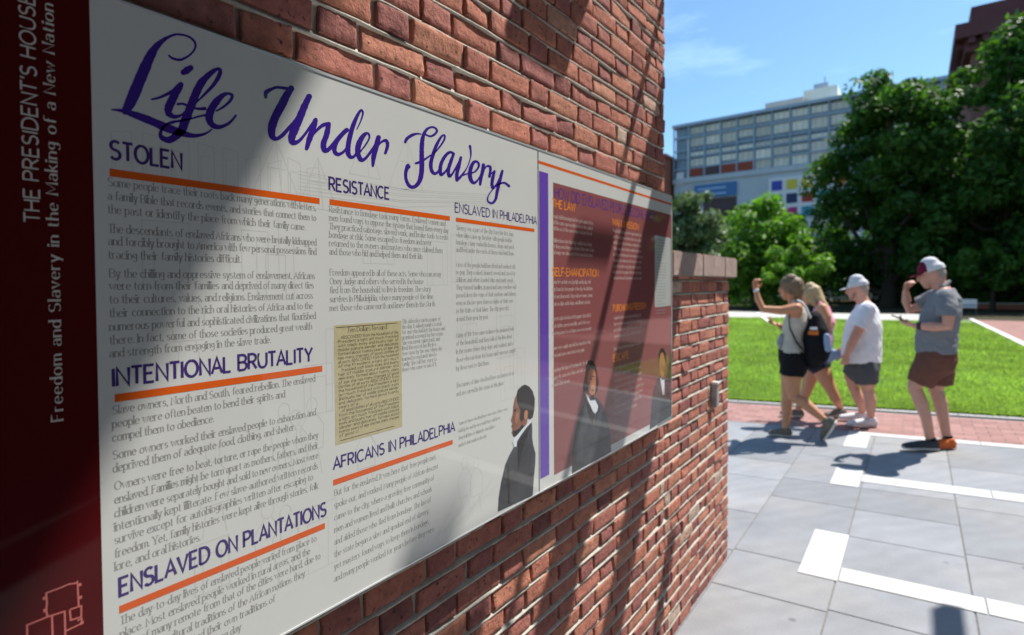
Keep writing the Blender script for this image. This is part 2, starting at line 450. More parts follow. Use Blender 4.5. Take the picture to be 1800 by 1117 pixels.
def mat_brick():
    m = bpy.data.materials.new('handmade_brick'); m.use_nodes = True
    n = m.node_tree; b = n.nodes['Principled BSDF']; b.inputs['Roughness'].default_value = 0.9; b.inputs['Specular IOR Level'].default_value = 0.2
    a = n.nodes.new('ShaderNodeAttribute'); a.attribute_name = 'tone'
    r = n.nodes.new('ShaderNodeValToRGB'); e = r.color_ramp.elements
    e[0].position, e[0].color = 0.0, (0.215, 0.085, 0.078, 1)
    e[1].position, e[1].color = 1.0, (0.50, 0.36, 0.28, 1)
    for p, c in ((0.3, (0.35, 0.135, 0.115, 1)), (0.62, (0.47, 0.182, 0.122, 1)), (0.9, (0.52, 0.235, 0.155, 1))):
        q = e.new(p); q.color = c
    n.links.new(a.outputs['Fac'], r.inputs[0])
    g = n.nodes.new('ShaderNodeTexCoord')
    t1 = n.nodes.new('ShaderNodeTexNoise'); t1.inputs['Scale'].default_value = 28; t1.inputs['Detail'].default_value = 8; t1.inputs['Roughness'].default_value = 0.7
    n.links.new(g.outputs['Object'], t1.inputs['Vector'])
    mr = n.nodes.new('ShaderNodeMapRange'); mr.inputs['From Min'].default_value = 0.25; mr.inputs['From Max'].default_value = 0.75
    mr.inputs['To Min'].default_value = 0.62; mr.inputs['To Max'].default_value = 1.38
    n.links.new(t1.outputs['Fac'], mr.inputs['Value'])
    vm = n.nodes.new('ShaderNodeVectorMath'); vm.operation = 'SCALE'
    n.links.new(r.outputs[0], vm.inputs[0]); n.links.new(mr.outputs[0], vm.inputs['Scale'])
    t2 = n.nodes.new('ShaderNodeTexNoise'); t2.inputs['Scale'].default_value = 75; t2.inputs['Detail'].default_value = 4
    n.links.new(g.outputs['Object'], t2.inputs['Vector'])
    m2 = n.nodes.new('ShaderNodeMapRange'); m2.inputs['From Min'].default_value = 0.60; m2.inputs['From Max'].default_value = 0.72
    n.links.new(t2.outputs['Fac'], m2.inputs['Value'])
    mx = n.nodes.new('ShaderNodeMix'); mx.data_type = 'RGBA'; mx.inputs['B'].default_value = (0.07, 0.035, 0.03, 1)
    n.links.new(m2.outputs[0], mx.inputs['Factor']); n.links.new(vm.outputs[0], mx.inputs['A'])
    n.links.new(mx.outputs['Result'], b.inputs['Base Color'])
    bp = n.nodes.new('ShaderNodeBump'); bp.inputs['Strength'].default_value = 0.75; bp.inputs['Distance'].default_value = 0.006
    t3 = n.nodes.new('ShaderNodeTexNoise'); t3.inputs['Scale'].default_value = 70; t3.inputs['Roughness'].default_value = 0.68; t3.inputs['Detail'].default_value = 6
    n.links.new(g.outputs['Object'], t3.inputs['Vector']); n.links.new(t3.outputs['Fac'], bp.inputs['Height']); n.links.new(bp.outputs[0], b.inputs['Normal'])
    return m
m_brick = mat_brick()
m_mortar = mat('lime_mortar', (0.52, 0.485, 0.42), 0.95, 0.1, (40, 0.22), bump=(160, 0.5, 0.003), mott=((0.30, 0.28, 0.23), 6, 0.5, 0.8))

def brick_face(y0, y1, z0, z1, x=XW, axis=0, phase=0.99, zph=0.0565, name='brickwork', parent=None):
    """a Flemish-bond face of separate rounded bricks; axis 0: in the YZ plane facing +X, axis 1: in the XZ plane facing +Y"""
    nu, nv = 11, 5
    us = np.concatenate([[0, 0, .018], np.linspace(0, 1, nu)[1:-1], [.982, 1, 1]]); vs = np.concatenate([[0, 0, .05], np.linspace(0, 1, nv)[1:-1], [.95, 1, 1]])
    Ug, Vg = np.meshgrid(us, vs); nU, nV = len(us), len(vs)
    sk = np.zeros_like(Ug, bool); sk[0] = sk[-1] = True; sk[:, 0] = sk[:, -1] = True
    edge = np.minimum(np.minimum(Ug, 1-Ug)*2.6, np.minimum(Vg, 1-Vg))
    AV, AF, AT = [], [], []
    i, j = np.meshgrid(np.arange(nU-1), np.arange(nV-1)); quad = np.stack([(j*nU+i), (j*nU+i+1), ((j+1)*nU+i+1), ((j+1)*nU+i)], -1).reshape(-1, 4)
    k0 = int(math.floor((z0-zph)/CO)); cnt = 0
    k = k0
    while zph+k*CO < z1-0.004:
        zb = zph+k*CO+JT/2; zt = zb+CO-JT
        zb, zt = max(zb, z0), min(zt, z1)
        if zt-zb > 0.01:
            mod = ST+HD+2*JT
            off = phase + (0 if k % 2 else (HD+JT+ST/2-HD/2))   # headers centred over stretchers
            y = off-math.ceil((off-y0)/mod+1)*mod+rng.normal(0, .004); stretch = False
            while y < y1:
                L = (ST if stretch else HD); a, b = y, y+L
                y += L+JT; isS = stretch; stretch = not stretch
                a, b = max(a, y0), min(b, y1)
                if b-a < 0.02: continue
                a += rng.normal(0, .0012); b += rng.normal(0, .0012)
                yy = a+(b-a)*Ug; zz = zb+(zt-zb)*Vg
                yy = yy+np.where(edge < 0.01, rng.normal(0, .0008, Ug.shape), 0); zz = zz+np.where(edge < 0.01, rng.normal(0, .0009, Ug.shape), 0)
                zz = zz+rng.normal(0, .0012)+(Ug-.5)*rng.normal(0, .002)
                e = np.clip(edge/0.05, 0, 1); rnd = -0.0014*(1-e)
                amp = 0.0005 if rng.random() < 0.6 else 0.0015
                P = np.stack([yy*1.0, zz*1.6, np.full_like(yy, cnt*3.7)], -1).reshape(-1, 3)
                nz = wob(P, 24, cnt % 97).reshape(Ug.shape)+0.5*rng.normal(0, .45, Ug.shape)
                dx = rng.normal(-0.0003, .0012)+(Ug-.5)*rng.normal(0, .003)+(Vg-.5)*rng.normal(0, .003)+rnd+nz*amp
                if rng.random() < 0.2:   # spalled upper edge
                    dx -= np.clip((Vg-0.45+0.30*nz)*1.8, 0, 1)*0.0055
                dx = np.where(sk, -0.022, dx)
                t = np.clip(rng.normal(0.60 if isS else 0.34, 0.17), 0, 0.97)
                if rng.random() < 0.012: t = 1.0
                if axis == 0: Q = np.stack([x+dx, yy, zz], -1)
                else: Q = np.stack([-yy, x+dx, zz], -1)
                AV.append(Q.reshape(-1, 3)); AF.append(quad+cnt*nU*nV); AT.append(np.full(nU*nV, t)); cnt += 1
        k += 1
    o = mk(name, np.concatenate(AV), np.concatenate(AF), m_brick, parent, np.concatenate(AT), smooth=True)
    return o

def mortar_face(y0, y1, z0, z1, core, x=XW, axis=0, zph=0.0565, name='mortar', parent=None):
    """weather-struck bed joints in front of a rough backing; core = box of the wall's body"""
    ys = np.arange(y0, y1+0.001, 0.013); ys[-1] = y1; n = len(ys); Vs, Fs = [], []
    def put(dx, yv, zv):
        return np.stack([x+dx, yv, zv], -1) if axis == 0 else np.stack([-yv, x+dx, zv], -1)
    base = 0
    k = int(math.floor((z0-zph)/CO))
    while zph+k*CO < z1:
        zc = zph+k*CO
        if zc > z0+.004:
            w = wob(np.stack([ys, ys*0+k*1.7, ys*0], 1), 9, k % 50); w2 = wob(np.stack([ys, ys*0+k*2.7, ys*0+4], 1), 22, 3+k % 40)
            prof = [(-0.02, 0.011), (-0.0085, 0.0068), (-0.0072, 0.0020), (-0.0004, -0.0014), (0.0001, -0.0064), (-0.014, -0.0085)]
            for (d, dz) in prof:
                Vs.append(put(np.clip(d+0.0013*w+0.0011*w2, -.02, .0045), ys, zc+dz+0.0012*w))
            for r in range(5):
                a = base+r*n+np.arange(n-1); Fs.append(np.stack([a, a+n, a+n+1, a+1], 1))
            base += 6*n
        k += 1
    zs = np.arange(z0, z1, 0.02); Yg, Zg = np.meshgrid(ys, zs)
    bk = put((-0.0105+0.0012*wob(np.stack([Yg.ravel()*2, Zg.ravel()*2, Yg.ravel()*0], 1), 14, 8)), Yg.ravel(), Zg.ravel())
    Vs.append(bk); nz = len(zs)
    i, j = np.meshgrid(np.arange(n-1), np.arange(nz-1)); a = (base+j*n+i).ravel(); Fs.append(np.stack([a, a+1, a+n+1, a+n], 1)); base += n*nz
    x0, x1, ya, yb, za, zb = core
    Vs.append(np.array([(X, Y, Z) for Z in (za, zb) for Y in (ya, yb) for X in (x0, x1)]))
    Fs.append(np.array([(0, 2, 3, 1), (4, 5, 7, 6), (0, 1, 5, 4), (2, 6, 7, 3), (0, 4, 6, 2), (1, 3, 7, 5)])+base)
    return mk(name, np.concatenate(Vs), np.concatenate(Fs), m_mortar, parent, smooth=False)

XB = -0.47
hw = thing('brick_wall', 'tall red brick wall in Flemish bond that carries the exhibit panels', 'wall', (XW, 1.0, 0.0))
brick_face(-0.35, Y_HI, 0.0, Z_HI, parent=hw)
mortar_face(-0.35, Y_HI-0.004, 0.0, Z_HI-0.003, (XB+.02, XW-.03, -0.35, Y_HI-.03, -0.05, Z_HI-.003), parent=hw)
brick_face(0.07, -XB, Z_LO+0.11, Z_HI, x=Y_HI, axis=1, phase=0.1, name='end_brickwork', parent=hw)
lw = thing('low_brick_wall', 'low sunlit brick wall with a stone coping beyond the exhibit panels', 'wall', (XW, 2.8, 0.0))
brick_face(Y_HI+0.012, Y_LO, -0.03, Z_LO, parent=lw)
mortar_face(Y_HI-0.004, Y_LO-0.004, -0.03, Z_LO-0.003, (XB+.02, XW-.03, Y_HI-.028, Y_LO-.03, -0.05, Z_LO-.004), parent=lw)
brick_face(0.07, -XB, -0.03, Z_LO, x=Y_LO, axis=1, phase=0.1, name='end_brickwork', parent=lw)
m_cope = mat('brownstone_coping', (0.36, 0.27, 0.235), 0.85, 0.2, (9, 0.22), tone=0.08, bump=(45, 0.5, 0.006))
yc = [Y_HI+0.012, Y_HI+0.42, Y_HI+0.80, Y_LO+0.045]
for k in range(3):
    MB().box(XB-.02, XW+.036, yc[k]+.003, yc[k+1]-.003, Z_LO, Z_LO+.112, random.random(), 0.006).build('coping_stone', m_cope, lw)
# small metal box on the low wall
p = on_x(1252, 695, XW)
m_zinc = mat('dull_zinc', (0.42, 0.42, 0.42), 0.45, 0.5, (30, 0.15), metal=0.6)
wl = thing('wall_bracket', 'small grey metal bracket fixed near the end of the low brick wall', 'bracket', (XW, p[1], p[2]))
MB().box(XW, XW+.03, p[1]-.022, p[1]+.022, p[2]-.062, p[2]+.062, .5, .003).build('housing', m_zinc, wl)
MB().box(XW, XW+.036, p[1]-.025, p[1]+.025, p[2]+.062, p[2]+.075, .5, .002).build('lid', mat('pale_zinc', (0.7, 0.7, 0.69), 0.4, 0.5, metal=0.3), wl)

# ------------------------------------------------------------------ unseen shapes added over the walk to cast shadows and block sky
m_steel = mat('dark_painted_steel', (0.06, 0.055, 0.05), 0.5, 0.5, (8, 0.2))
m_limew = mat('grey_timber', (0.22, 0.19, 0.16), 0.8, 0.3, (6, 0.25))
HB = 3.4
pg = thing('shadow_frame', 'unseen open frame of beams added over the walk to cast stripes of shadow', 'shadow_frame', (1.87, 1.5, 0.0))  # added out of view; each piece is placed to drop one wall shadow
def beam(x0, x1, y0, y1, z0, z1, m=m_limew, nm='beam'): return MB().box(x0, x1, y0, y1, z0, z1, .5, .004).build(nm, m, pg)
beam(1.97, 2.05, -1.5, 5.04, HB+.05, HB+.19)
for y in (-1.3, 0.2): beam(1.97, 2.05, y-.05, y+.05, 0.05, HB+.05, nm='post')
beam(-0.05, 1.97, 2.553, 2.580, HB-.004, HB+.03, m_steel, 'rod')
beam(0.20, 1.97, 2.742, 2.955, HB, HB+.05)
beam(0.10, 1.97, 3.275, 3.46, HB, HB+.05)
beam(0.85, 1.97, 3.86, 3.955, HB, HB+.05)
beam(-0.30, 0.30, 1.745, 2.05, HB, HB+.05)
beam(0.72+.93, 2.10, 1.95+1.56, 2.10+1.56, HB+3.0, HB+3.05)  # raised piece added for a softer shadow low on the cream panel
beam(1.97, 2.05, 3.52, 3.60, HB+.19, HB+3.0, m_steel, 'post')
beam(0.75, 1.97, 2.112, 2.43, HB, HB+.05)
beam(0.580, 0.618, 2.38, 2.64, HB+.25, HB+.26, m_steel, 'shadow_plate')  # loose plate added to cast the small rectangle of shadow
ZR = 7.0
gr = thing('shade_roof', 'unseen tall flat roof on columns added to shade the wall and block sky', 'shade_roof', (3.0, 0.0, 0.0))  # added out of view; its edge and height shape the big soft shadow
MB().box(-0.5, 4.7, -9.0, 1.287+.52*(ZR-HB), ZR, ZR+.3).build('roof', m_limew, gr)
for x, y in ((3.9, -3.6), (3.9, 2.3), (3.9, -0.6)): MB().box(x-.15, x+.15, y-.15, y+.15, 0, ZR).build('column', m_limew, gr)
ow = thing('sky_block_wall', 'unseen dark wall added on the other side of the walk to block sky light', 'wall', (4.3, -3, 0))  # added out of view to cut sky light on the shaded panel
MB().box(4.2, 4.6, -9.0, 2.35, -.1, ZR-.002).build('brickwork', mat('dark_red_brick', (.16, .07, .055), .9, .2, (3, .3)), ow)
# ------------------------------------------------------------------ exhibit panels
def arc(cx, cy, rx, ry, a0, a1, n=9):
    n = max(4, int(abs(a1-a0)/360*n*2.2)); t = np.radians(np.linspace(a0, a1, n))
    return [(cx+rx*math.cos(q), cy+ry*math.sin(q)) for q in t]
A_ = arc
GL = {
 'A': (.66, [[(-.04, 0), (.33, 1), (.70, 0)], [(.11, .34), (.55, .34)]]), 'B': (.62, [[(0, 0), (0, 1), (.3, 1)]+A_(.33, .76, .26, .24, 90, -90)+[(0, .52)], [(.3, .52)]+A_(.34, .26, .29, .26, 90, -90)+[(0, 0)]]),
 'C': (.76, [A_(.42, .5, .42, .5, 48, 312)]), 'D': (.72, [[(0, 0), (0, 1), (.24, 1)]+A_(.26, .5, .46, .5, 90, -90)+[(0, 0)]]),
 'E': (.56, [[(.55, 1), (0, 1), (0, 0), (.56, 0)], [(0, .53), (.47, .53)]]), 'F': (.54, [[(.54, 1), (0, 1), (0, 0)], [(0, .52), (.45, .52)]]),
 'G': (.80, [A_(.42, .5, .42, .5, 50, 330)+[(.79, .44), (.46, .44)]]), 'H': (.66, [[(0, 0), (0, 1)], [(.66, 0), (.66, 1)], [(0, .52), (.66, .52)]]),
 'I': (.04, [[(.02, 0), (.02, 1)]]), 'J': (.42, [[(.42, 1), (.42, .24)]+A_(.2, .22, .22, .22, 0, -150)]), 'K': (.64, [[(0, 0), (0, 1)], [(.6, 1), (0, .42)], [(.2, .6), (.64, 0)]]),
 'L': (.50, [[(0, 1), (0, 0), (.5, 0)]]), 'M': (.84, [[(0, 0), (.02, 1), (.42, .22), (.82, 1), (.84, 0)]]), 'N': (.66, [[(0, 0), (0, 1), (.66, 0), (.66, 1)]]),
 'O': (.84, [A_(.42, .5, .42, .5, 90, 450)]), 'P': (.58, [[(0, 0), (0, 1), (.28, 1)]+A_(.3, .74, .28, .26, 90, -90)+[(0, .48)]]),
 'R': (.62, [[(0, 0), (0, 1), (.28, 1)]+A_(.3, .74, .28, .26, 90, -90)+[(0, .48)], [(.28, .48), (.62, 0)]]),
 'S': (.60, [A_(.31, .755, .27, .245, 35, 265)+A_(.30, .255, .29, .255, 85, -150)]), 'T': (.56, [[(-.04, 1), (.60, 1)], [(.28, 1), (.28, 0)]]),
 'U': (.66, [[(0, 1), (0, .32)]+A_(.33, .33, .33, .33, 180, 360)+[(.66, 1)]]), 'V': (.74, [[(0, 1), (.37, 0), (.74, 1)]]), 'W': (1.0, [[(0, 1), (.25, 0), (.5, .88), (.75, 0), (1, 1)]]),
 'Y': (.7, [[(0, 1), (.35, .45), (.7, 1)], [(.35, .45), (.35, 0)]]), 'Q': (.84, [A_(.42, .5, .42, .5, 90, 450), [(.5, .25), (.85, -.08)]]), 'X': (.66, [[(0, 0), (.66, 1)], [(0, 1), (.66, 0)]]), 'Z': (.6, [[(0, 1), (.6, 1), (0, 0), (.6, 0)]]),
 'a': (.46, [A_(.24, .46, .21, .2, 155, 0)+[(.45, 0)], A_(.23, .19, .22, .19, 0, 360)]), 'b': (.5, [[(0, 0), (0, 1.05)], A_(.25, .33, .25, .33, 180, 540)]),
 'c': (.46, [A_(.26, .33, .26, .33, 42, 318)]), 'd': (.5, [[(.5, 0), (.5, 1.05)], A_(.25, .33, .25, .33, 0, 360)]), 'e': (.5, [[(.03, .36), (.5, .36)]+A_(.26, .33, .25, .33, 8, 318)]),
 'f': (.34, [A_(.33, .86, .18, .19, 40, 180)+[(.15, 0)], [(0, .64), (.34, .64)]]), 'g': (.48, [A_(.24, .42, .22, .24, 0, 360), [(.46, .66), (.46, -.1)]+A_(.23, -.1, .23, .2, 0, -155)]),
 'h': (.46, [[(0, 0), (0, 1.05)], A_(.23, .42, .23, .24, 180, 0)+[(.46, 0)]]), 'i': (.04, [[(.02, 0), (.02, .66)], [(.02, .86), (.02, .97)]]), 'j': (.1, [[(.08, .66), (.08, -.25)]]),
 'k': (.46, [[(0, 0), (0, 1.05)], [(.42, .66), (0, .25)], [(.15, .38), (.46, 0)]]), 'l': (.04, [[(.02, 0), (.02, 1.05)]]),
 'm': (.78, [[(0, 0), (0, .66)], A_(.2, .45, .2, .21, 180, 0)+[(.4, 0)], A_(.59, .45, .19, .21, 180, 0)+[(.78, 0)]]), 'n': (.46, [[(0, 0), (0, .66)], A_(.23, .42, .23, .24, 180, 0)+[(.46, 0)]]),
 'o': (.54, [A_(.27, .33, .27, .33, 90, 450)]), 'p': (.5, [[(0, -.3), (0, .66)], A_(.25, .33, .25, .33, 180, 540)]), 'q': (.5, [[(.5, -.3), (.5, .66)], A_(.25, .33, .25, .33, 0, 360)]),
 'r': (.34, [[(0, 0), (0, .66)], A_(.22, .42, .21, .24, 175, 55)]), 's': (.40, [A_(.2, .50, .18, .165, 35, 265)+A_(.2, .17, .2, .17, 85, -150)]),
 't': (.32, [[(.12, .9), (.12, .16)]+A_(.26, .15, .14, .15, 180, 300), [(0, .64), (.32, .64)]]), 'u': (.46, [[(0, .66), (0, .24)]+A_(.23, .24, .23, .24, 180, 350), [(.46, .66), (.46, 0)]]),
 'v': (.48, [[(0, .66), (.24, 0), (.48, .66)]]), 'w': (.74, [[(0, .66), (.19, 0), (.37, .6), (.55, 0), (.74, .66)]]), 'x': (.46, [[(0, 0), (.46, .66)], [(0, .66), (.46, 0)]]),
 'y': (.48, [[(0, .66), (.25, 0)], [(.48, .66), (.14, -.3)]]), 'z': (.42, [[(0, .66), (.42, .66), (0, 0), (.42, 0)]]),
 '.': (.06, [[(.03, 0), (.03, .1)]]), ',': (.08, [[(.05, .1), (.0, -.13)]]), "'": (.06, [[(.06, 1.05), (.02, .78)]]), '-': (.28, [[(0, .36), (.28, .36)]]), '?': (.4, [A_(.2, .78, .2, .22, 170, -60)+[(.2, .4), (.2, .28)], [(.2, 0), (.2, .1)]]),
}
def ribbon(pts, hw_):
    """flat strip round a polyline; hw_: half width, scalar or per point"""
    P = np.asarray(pts, float); n = len(P)
    keep = [0]+[i for i in range(1, n) if np.linalg.norm(P[i]-P[i-1]) > 1e-7]
    hw_ = np.full(n, hw_) if np.isscalar(hw_) else np.asarray(hw_, float)
    P, hw_ = P[keep], hw_[keep]; n = len(P)
    if n < 2: return np.zeros((0, 2)), np.zeros((0, 4), int)
    d = np.diff(P, axis=0); d /= np.linalg.norm(d, axis=1)[:, None]
    t0 = np.vstack([d[:1], d]); t1 = np.vstack([d, d[-1:]])
    t = t0+t1; ln = np.linalg.norm(t, axis=1); t = np.where(ln[:, None] > 0.35, t/np.maximum(ln, 1e-6)[:, None], t1)
    cs = np.clip((t*t1).sum(1), 0.5, 1); nrm = np.stack([-t[:, 1], t[:, 0]], 1)
    o = nrm*(hw_/cs)[:, None]
    V = np.concatenate([P+o, P-o]); i = np.arange(n-1)
    return V, np.stack([i, i+n, i+n+1, i+1], 1)

class Ink:
    """collects flat printed shapes in (Y, z) of the wall; every stroke a hair above the one before"""
    def __init__(s, x): s.x = x; s.V = []; s.F = []; s.n = 0; s.k = 0
    def put(s, V2, Fq):
        if len(V2) == 0: return
        V = np.column_stack([np.full(len(V2), s.x+(s.k % 12)*3e-6), V2]); s.k += 1
        s.V.append(V); s.F += [tuple(int(i)+s.n for i in f) for f in Fq]; s.n += len(V)
    def poly(s, pts):
        P = np.asarray(pts, float); from mathutils.geometry import tessellate_polygon
        tri = tessellate_polygon([[Vector((p[0], p[1], 0)) for p in P]])
        a = np.array(tri); 
        e = (P[a[:, 1]]-P[a[:, 0]]); f = (P[a[:, 2]]-P[a[:, 0]])
        fl = (e[:, 0]*f[:, 1]-e[:, 1]*f[:, 0]) < 0; a[fl] = a[fl][:, ::-1]
        s.put(P, a)
    def line(s, pts, hw_): s.put(*ribbon(pts, hw_))
    def rect(s, y0, y1, z0, z1): s.put(np.array([(y0, z0), (y1, z0), (y1, z1), (y0, z1)]), np.array([(0, 1, 2, 3)]))
    def text(s, txt, org, cap, width=None, sx=0.85, wt=.075, serif=False, sp=.17, up=None, ital=0.0, space=.36):
        """org = baseline start; width = total advance to fit; up: unit vector of the letters' up (default +z)"""
        adv = 0
        for ch in txt: adv += space if ch == ' ' else GL.get(ch, GL['o'])[0]+sp
        adv -= sp
        kx = (width/adv) if width else cap*sx
        right = np.array([1.0, 0]) if up is None else np.array([up[1], -up[0]]); upv = np.array([0, 1.0]) if up is None else np.asarray(up, float)
        org = np.asarray(org, float); pen = 0.0
        for ch in txt:
            if ch == ' ': pen += space; continue
            w, st = GL.get(ch, GL['o'])
            for q in st:
                P = np.array(q, float); U = (P[:, 0]+pen+ital*P[:, 1]*cap/kx)*kx; Vv = P[:, 1]*cap
                Q = np.column_stack([U, Vv])
                if serif:
                    d = np.gradient(Q, axis=0); vert = np.abs(d[:, 1])/np.maximum(np.hypot(d[:, 0], d[:, 1]), 1e-9)
                    hwid = cap*(0.022+(wt-0.022)*vert**1.6)
                else: hwid = np.full(len(Q), cap*wt)
                V2, Fq = ribbon(Q, hwid)
                s.put(org+V2[:, :1]*right+V2[:, 1:]*upv, Fq)
                if serif:
                    for e, nb in ((0, 1), (-1, -2)):
                        dd = Q[e]-Q[nb]
                        if abs(dd[1]) > 0.75*abs(dd[0]) and len(P) < 6 and ch not in ".,'-":
                            ww = cap*.16; V3, F3 = ribbon([Q[e]+(-ww, 0), Q[e]+(ww, 0)], cap*.024)
                            s.put(org+V3[:, :1]*right+V3[:, 1:]*upv, F3)
            pen += w+sp
        return pen
    def build(s, name, m, parent):
        return mk(name, np.concatenate(s.V), s.F, m, parent)

def pmat(name, c, rough=0.5, **k): return mat(name, c, 0.035, 0.5, coat=0.0, **k)
m_pan = pmat('printed_cream', (0.60, 0.608, 0.583), noise=(3.0, 0.03))
m_red = mat('printed_dark_red', (0.075, 0.005, 0.006), .05, .2)
m_mar = pmat('printed_maroon', (0.25, 0.085, 0.085))
m_org = pmat('printed_orange_red', (0.66, 0.105, 0.012))
m_orl = pmat('printed_orange', (0.78, 0.25, 0.04))
m_pur = pmat('printed_purple', (0.045, 0.018, 0.25))
m_pul = pmat('printed_violet', (0.135, 0.065, 0.40))
m_pum = pmat('printed_dull_purple', (0.13, 0.05, 0.20))
m_nav = pmat('printed_navy', (0.055, 0.03, 0.17))
m_gry = pmat('printed_grey_text', (0.27, 0.27, 0.255))
m_ghost = pmat('printed_pale_line', (0.525, 0.532, 0.51))
m_tan = pmat('printed_old_paper', (0.47, 0.42, 0.25), noise=(60, 0.12))
m_bro = pmat('printed_brown_ink', (0.10, 0.08, 0.045))
m_ltx = pmat('printed_pale_text', (0.56, 0.45, 0.41))
m_spt = pmat('printed_silver_text', (0.60, 0.58, 0.52))
m_map = pmat('printed_pink_line', (0.50, 0.13, 0.11))
m_blk = pmat('printed_charcoal', (0.040, 0.042, 0.048), noise=(14, .35), mott=((.085, .09, .10), 9, .5, .75))
m_hai = pmat('printed_black_hair', (0.022, 0.018, 0.016))
m_ski = pmat('printed_brown_skin', (0.26, 0.11, 0.065), noise=(30, .3), mott=((.13, .055, .035), 22, .45, .7))
m_sk2 = pmat('printed_tan_skin', (0.43, 0.19, 0.10), noise=(30, .25), mott=((.26, .11, .06), 20, .48, .72))
m_wht = pmat('printed_white', (0.70, 0.74, 0.78))
m_alu = mat('brushed_aluminium', (0.75, 0.76, 0.76), 0.35, 0.5, metal=0.6)

Z1, Z0P = 1.962, 1.040
Y_RED0, Y_RED1, Y_SEAM, Y_END = 0.128, 0.2255, 1.199, 2.181
def panel(name, label, y0, y1, m):
    t = thing(name, label, 'exhibit panel', (0, (y0+y1)/2, Z0P), 'printed exhibit panels on the brick wall')
    MB().box(-0.062, 0.0, y0, y1, Z0P, Z1, .5, .0015).build('board', m, t)
    e = 0.0032
    MB().box(-.01, .0012, y0-.0005, y1+.0005, Z1-e, Z1+.001).build('edge_trim', m_alu, t)
    MB().box(-.01, .0012, y0-.0005, y1+.0005, Z0P-.001, Z0P+e*.6).build('edge_trim', m_alu, t)
    if y1 > 2: MB().box(-.01, .0012, y1-.006, y1+.001, Z0P+e*.6+.0002, Z1-e-.0002).build('edge_trim', m_alu, t)
    return t
P1 = panel('exhibit_panel', 'large cream panel with a purple script title, a dark red strip at its left', Y_RED0, Y_SEAM-.0015, m_pan)
P2 = panel('exhibit_panel', 'maroon panel with cream border and a purple bar, nearer the low wall', Y_SEAM+.0015, Y_END, m_pan)
X1, X2, X3, X4 = 0.00010, 0.00016, 0.00022, 0.00028

# red strip and its writing
k = Ink(X1); k.rect(Y_RED0, Y_RED1, Z0P+.002, Z1-.0035); k.build('red_strip', m_red, P1)
k = Ink(X2); a, b = pw(70, 391), pw(69, -2); k.text("THE PRESIDENT'S HOUSE", a, a[0]-pw(43, 391)[0], width=b[1]-a[1], wt=.068, up=(-1, 0), sp=.2, space=.42); k.build('spine_title', m_spt, P1)
k = Ink(X2); a, b = pw(111, 738), pw(105, 14); k.text('Freedom and Slavery in the Making of a New Nation', a, (a[0]-pw(91, 738)[0])*1.02, width=b[1]-a[1], wt=.115, serif=True, up=(-1, 0), sp=.26, space=.50); k.build('spine_subtitle', m_spt, P1)
k = Ink(X2); cq = lambda pts: [pw(x/5.147, 900+y/5.147) for x, y in pts]
for q in ([(245, 1300), (245, 1025), (430, 950), (418, 900), (424, 820), (418, 735), (470, 715), (540, 690), (620, 655), (690, 645), (700, 630), (704, 700), (712, 850)], [(430, 950), (585, 900), (590, 1080), (740, 1010), (738, 965), (700, 985)],
          [(470, 945), (482, 1300)], [(590, 1080), (592, 1300)], [(630, 885), (735, 850), (735, 950), (640, 980), (630, 885)]):
    k.line(cq(q), 0.0009)
for x, y in ((720, 660), (725, 775), (405, 780), (410, 890), (740, 1005)): c = pw(x/5.147, 900+y/5.147); k.rect(c[0]-.0018, c[0]+.0018, c[1]-.0018, c[1]+.0018)
k.build('house_plan_mark', m_map, P1)

# faint background drawings on the cream board
k = Ink(0.00005); R_ = random.Random(3)
def ell(c, ry, rz, n=14): return [(c[0]+ry*math.cos(t), c[1]+rz*math.sin(t)) for t in np.linspace(0, 2*math.pi, n)]
for i in range(9):
    y = .245+i*.034; k.line([(y, 1.735), (y, 1.80+R_.uniform(-.01, .01)), (y+.022, 1.80), (y+.022, 1.735)], .0006); k.line([(y+.004, 1.75), (y+.004, 1.785), (y+.016, 1.785)], .0005)
for y, z, s in ((.42, 1.735, .085), (.50, 1.73, .075), (.60, 1.80, .07), (.69, 1.79, .09), (.98, 1.83, .06)):
    k.line([(y, z), (y+s*.5, z+s*1.15), (y+s, z), (y, z)], .0007); k.line([(y+s*.5, z+s*1.15), (y+s*.62, z)], .0005); k.line([(y+s*.32, z+s*.6), (y+s*.7, z+s*.6)], .0005)
for i in range(7): k.line([(.50, 1.752+i*.006), (.72, 1.755+i*.006+R_.uniform(-.003, .003)), (1.0, 1.79+i*.004)], .0005)
for i in range(18):
    y, z = R_.uniform(.25, 1.1), R_.uniform(1.08, 1.68); s = R_.uniform(.03, .06)
    k.line([(y, z), (y, z+s*2), (y+s*1.3, z+s*2), (y+s*1.3, z), (y, z)], .0006); k.line([(y+s*.3, z), (y+s*.3, z+s*1.5), (y+s, z+s*1.5), (y+s, z)], .0005)
for y, z in ((.33, 1.60), (.47, 1.40), (.49, 1.385), (.44, 1.25), (.47, 1.235), (.36, 1.36), (.52, 1.40), (.63, 1.34), (.90, 1.20), (.94, 1.19)):   # small figures
    k.line(ell((y, z), .010, .013), .0006); k.line([(y-.006, z-.012), (y-.022, z-.035), (y-.018, z-.075), (y+.02, z-.075), (y+.022, z-.035), (y+.006, z-.012)], .0007); k.line([(y-.01, z-.075), (y-.016, z-.12)], .0006); k.line([(y+.01, z-.075), (y+.018, z-.12)], .0006)
for i in range(14): k.line([(.80+i*.008, 1.06+R_.uniform(0, .01)), (.86+i*.012, 1.10+R_.uniform(0, .04))], .0006)
struct(k.build('faint_drawing', m_ghost, P1), 'stuff')

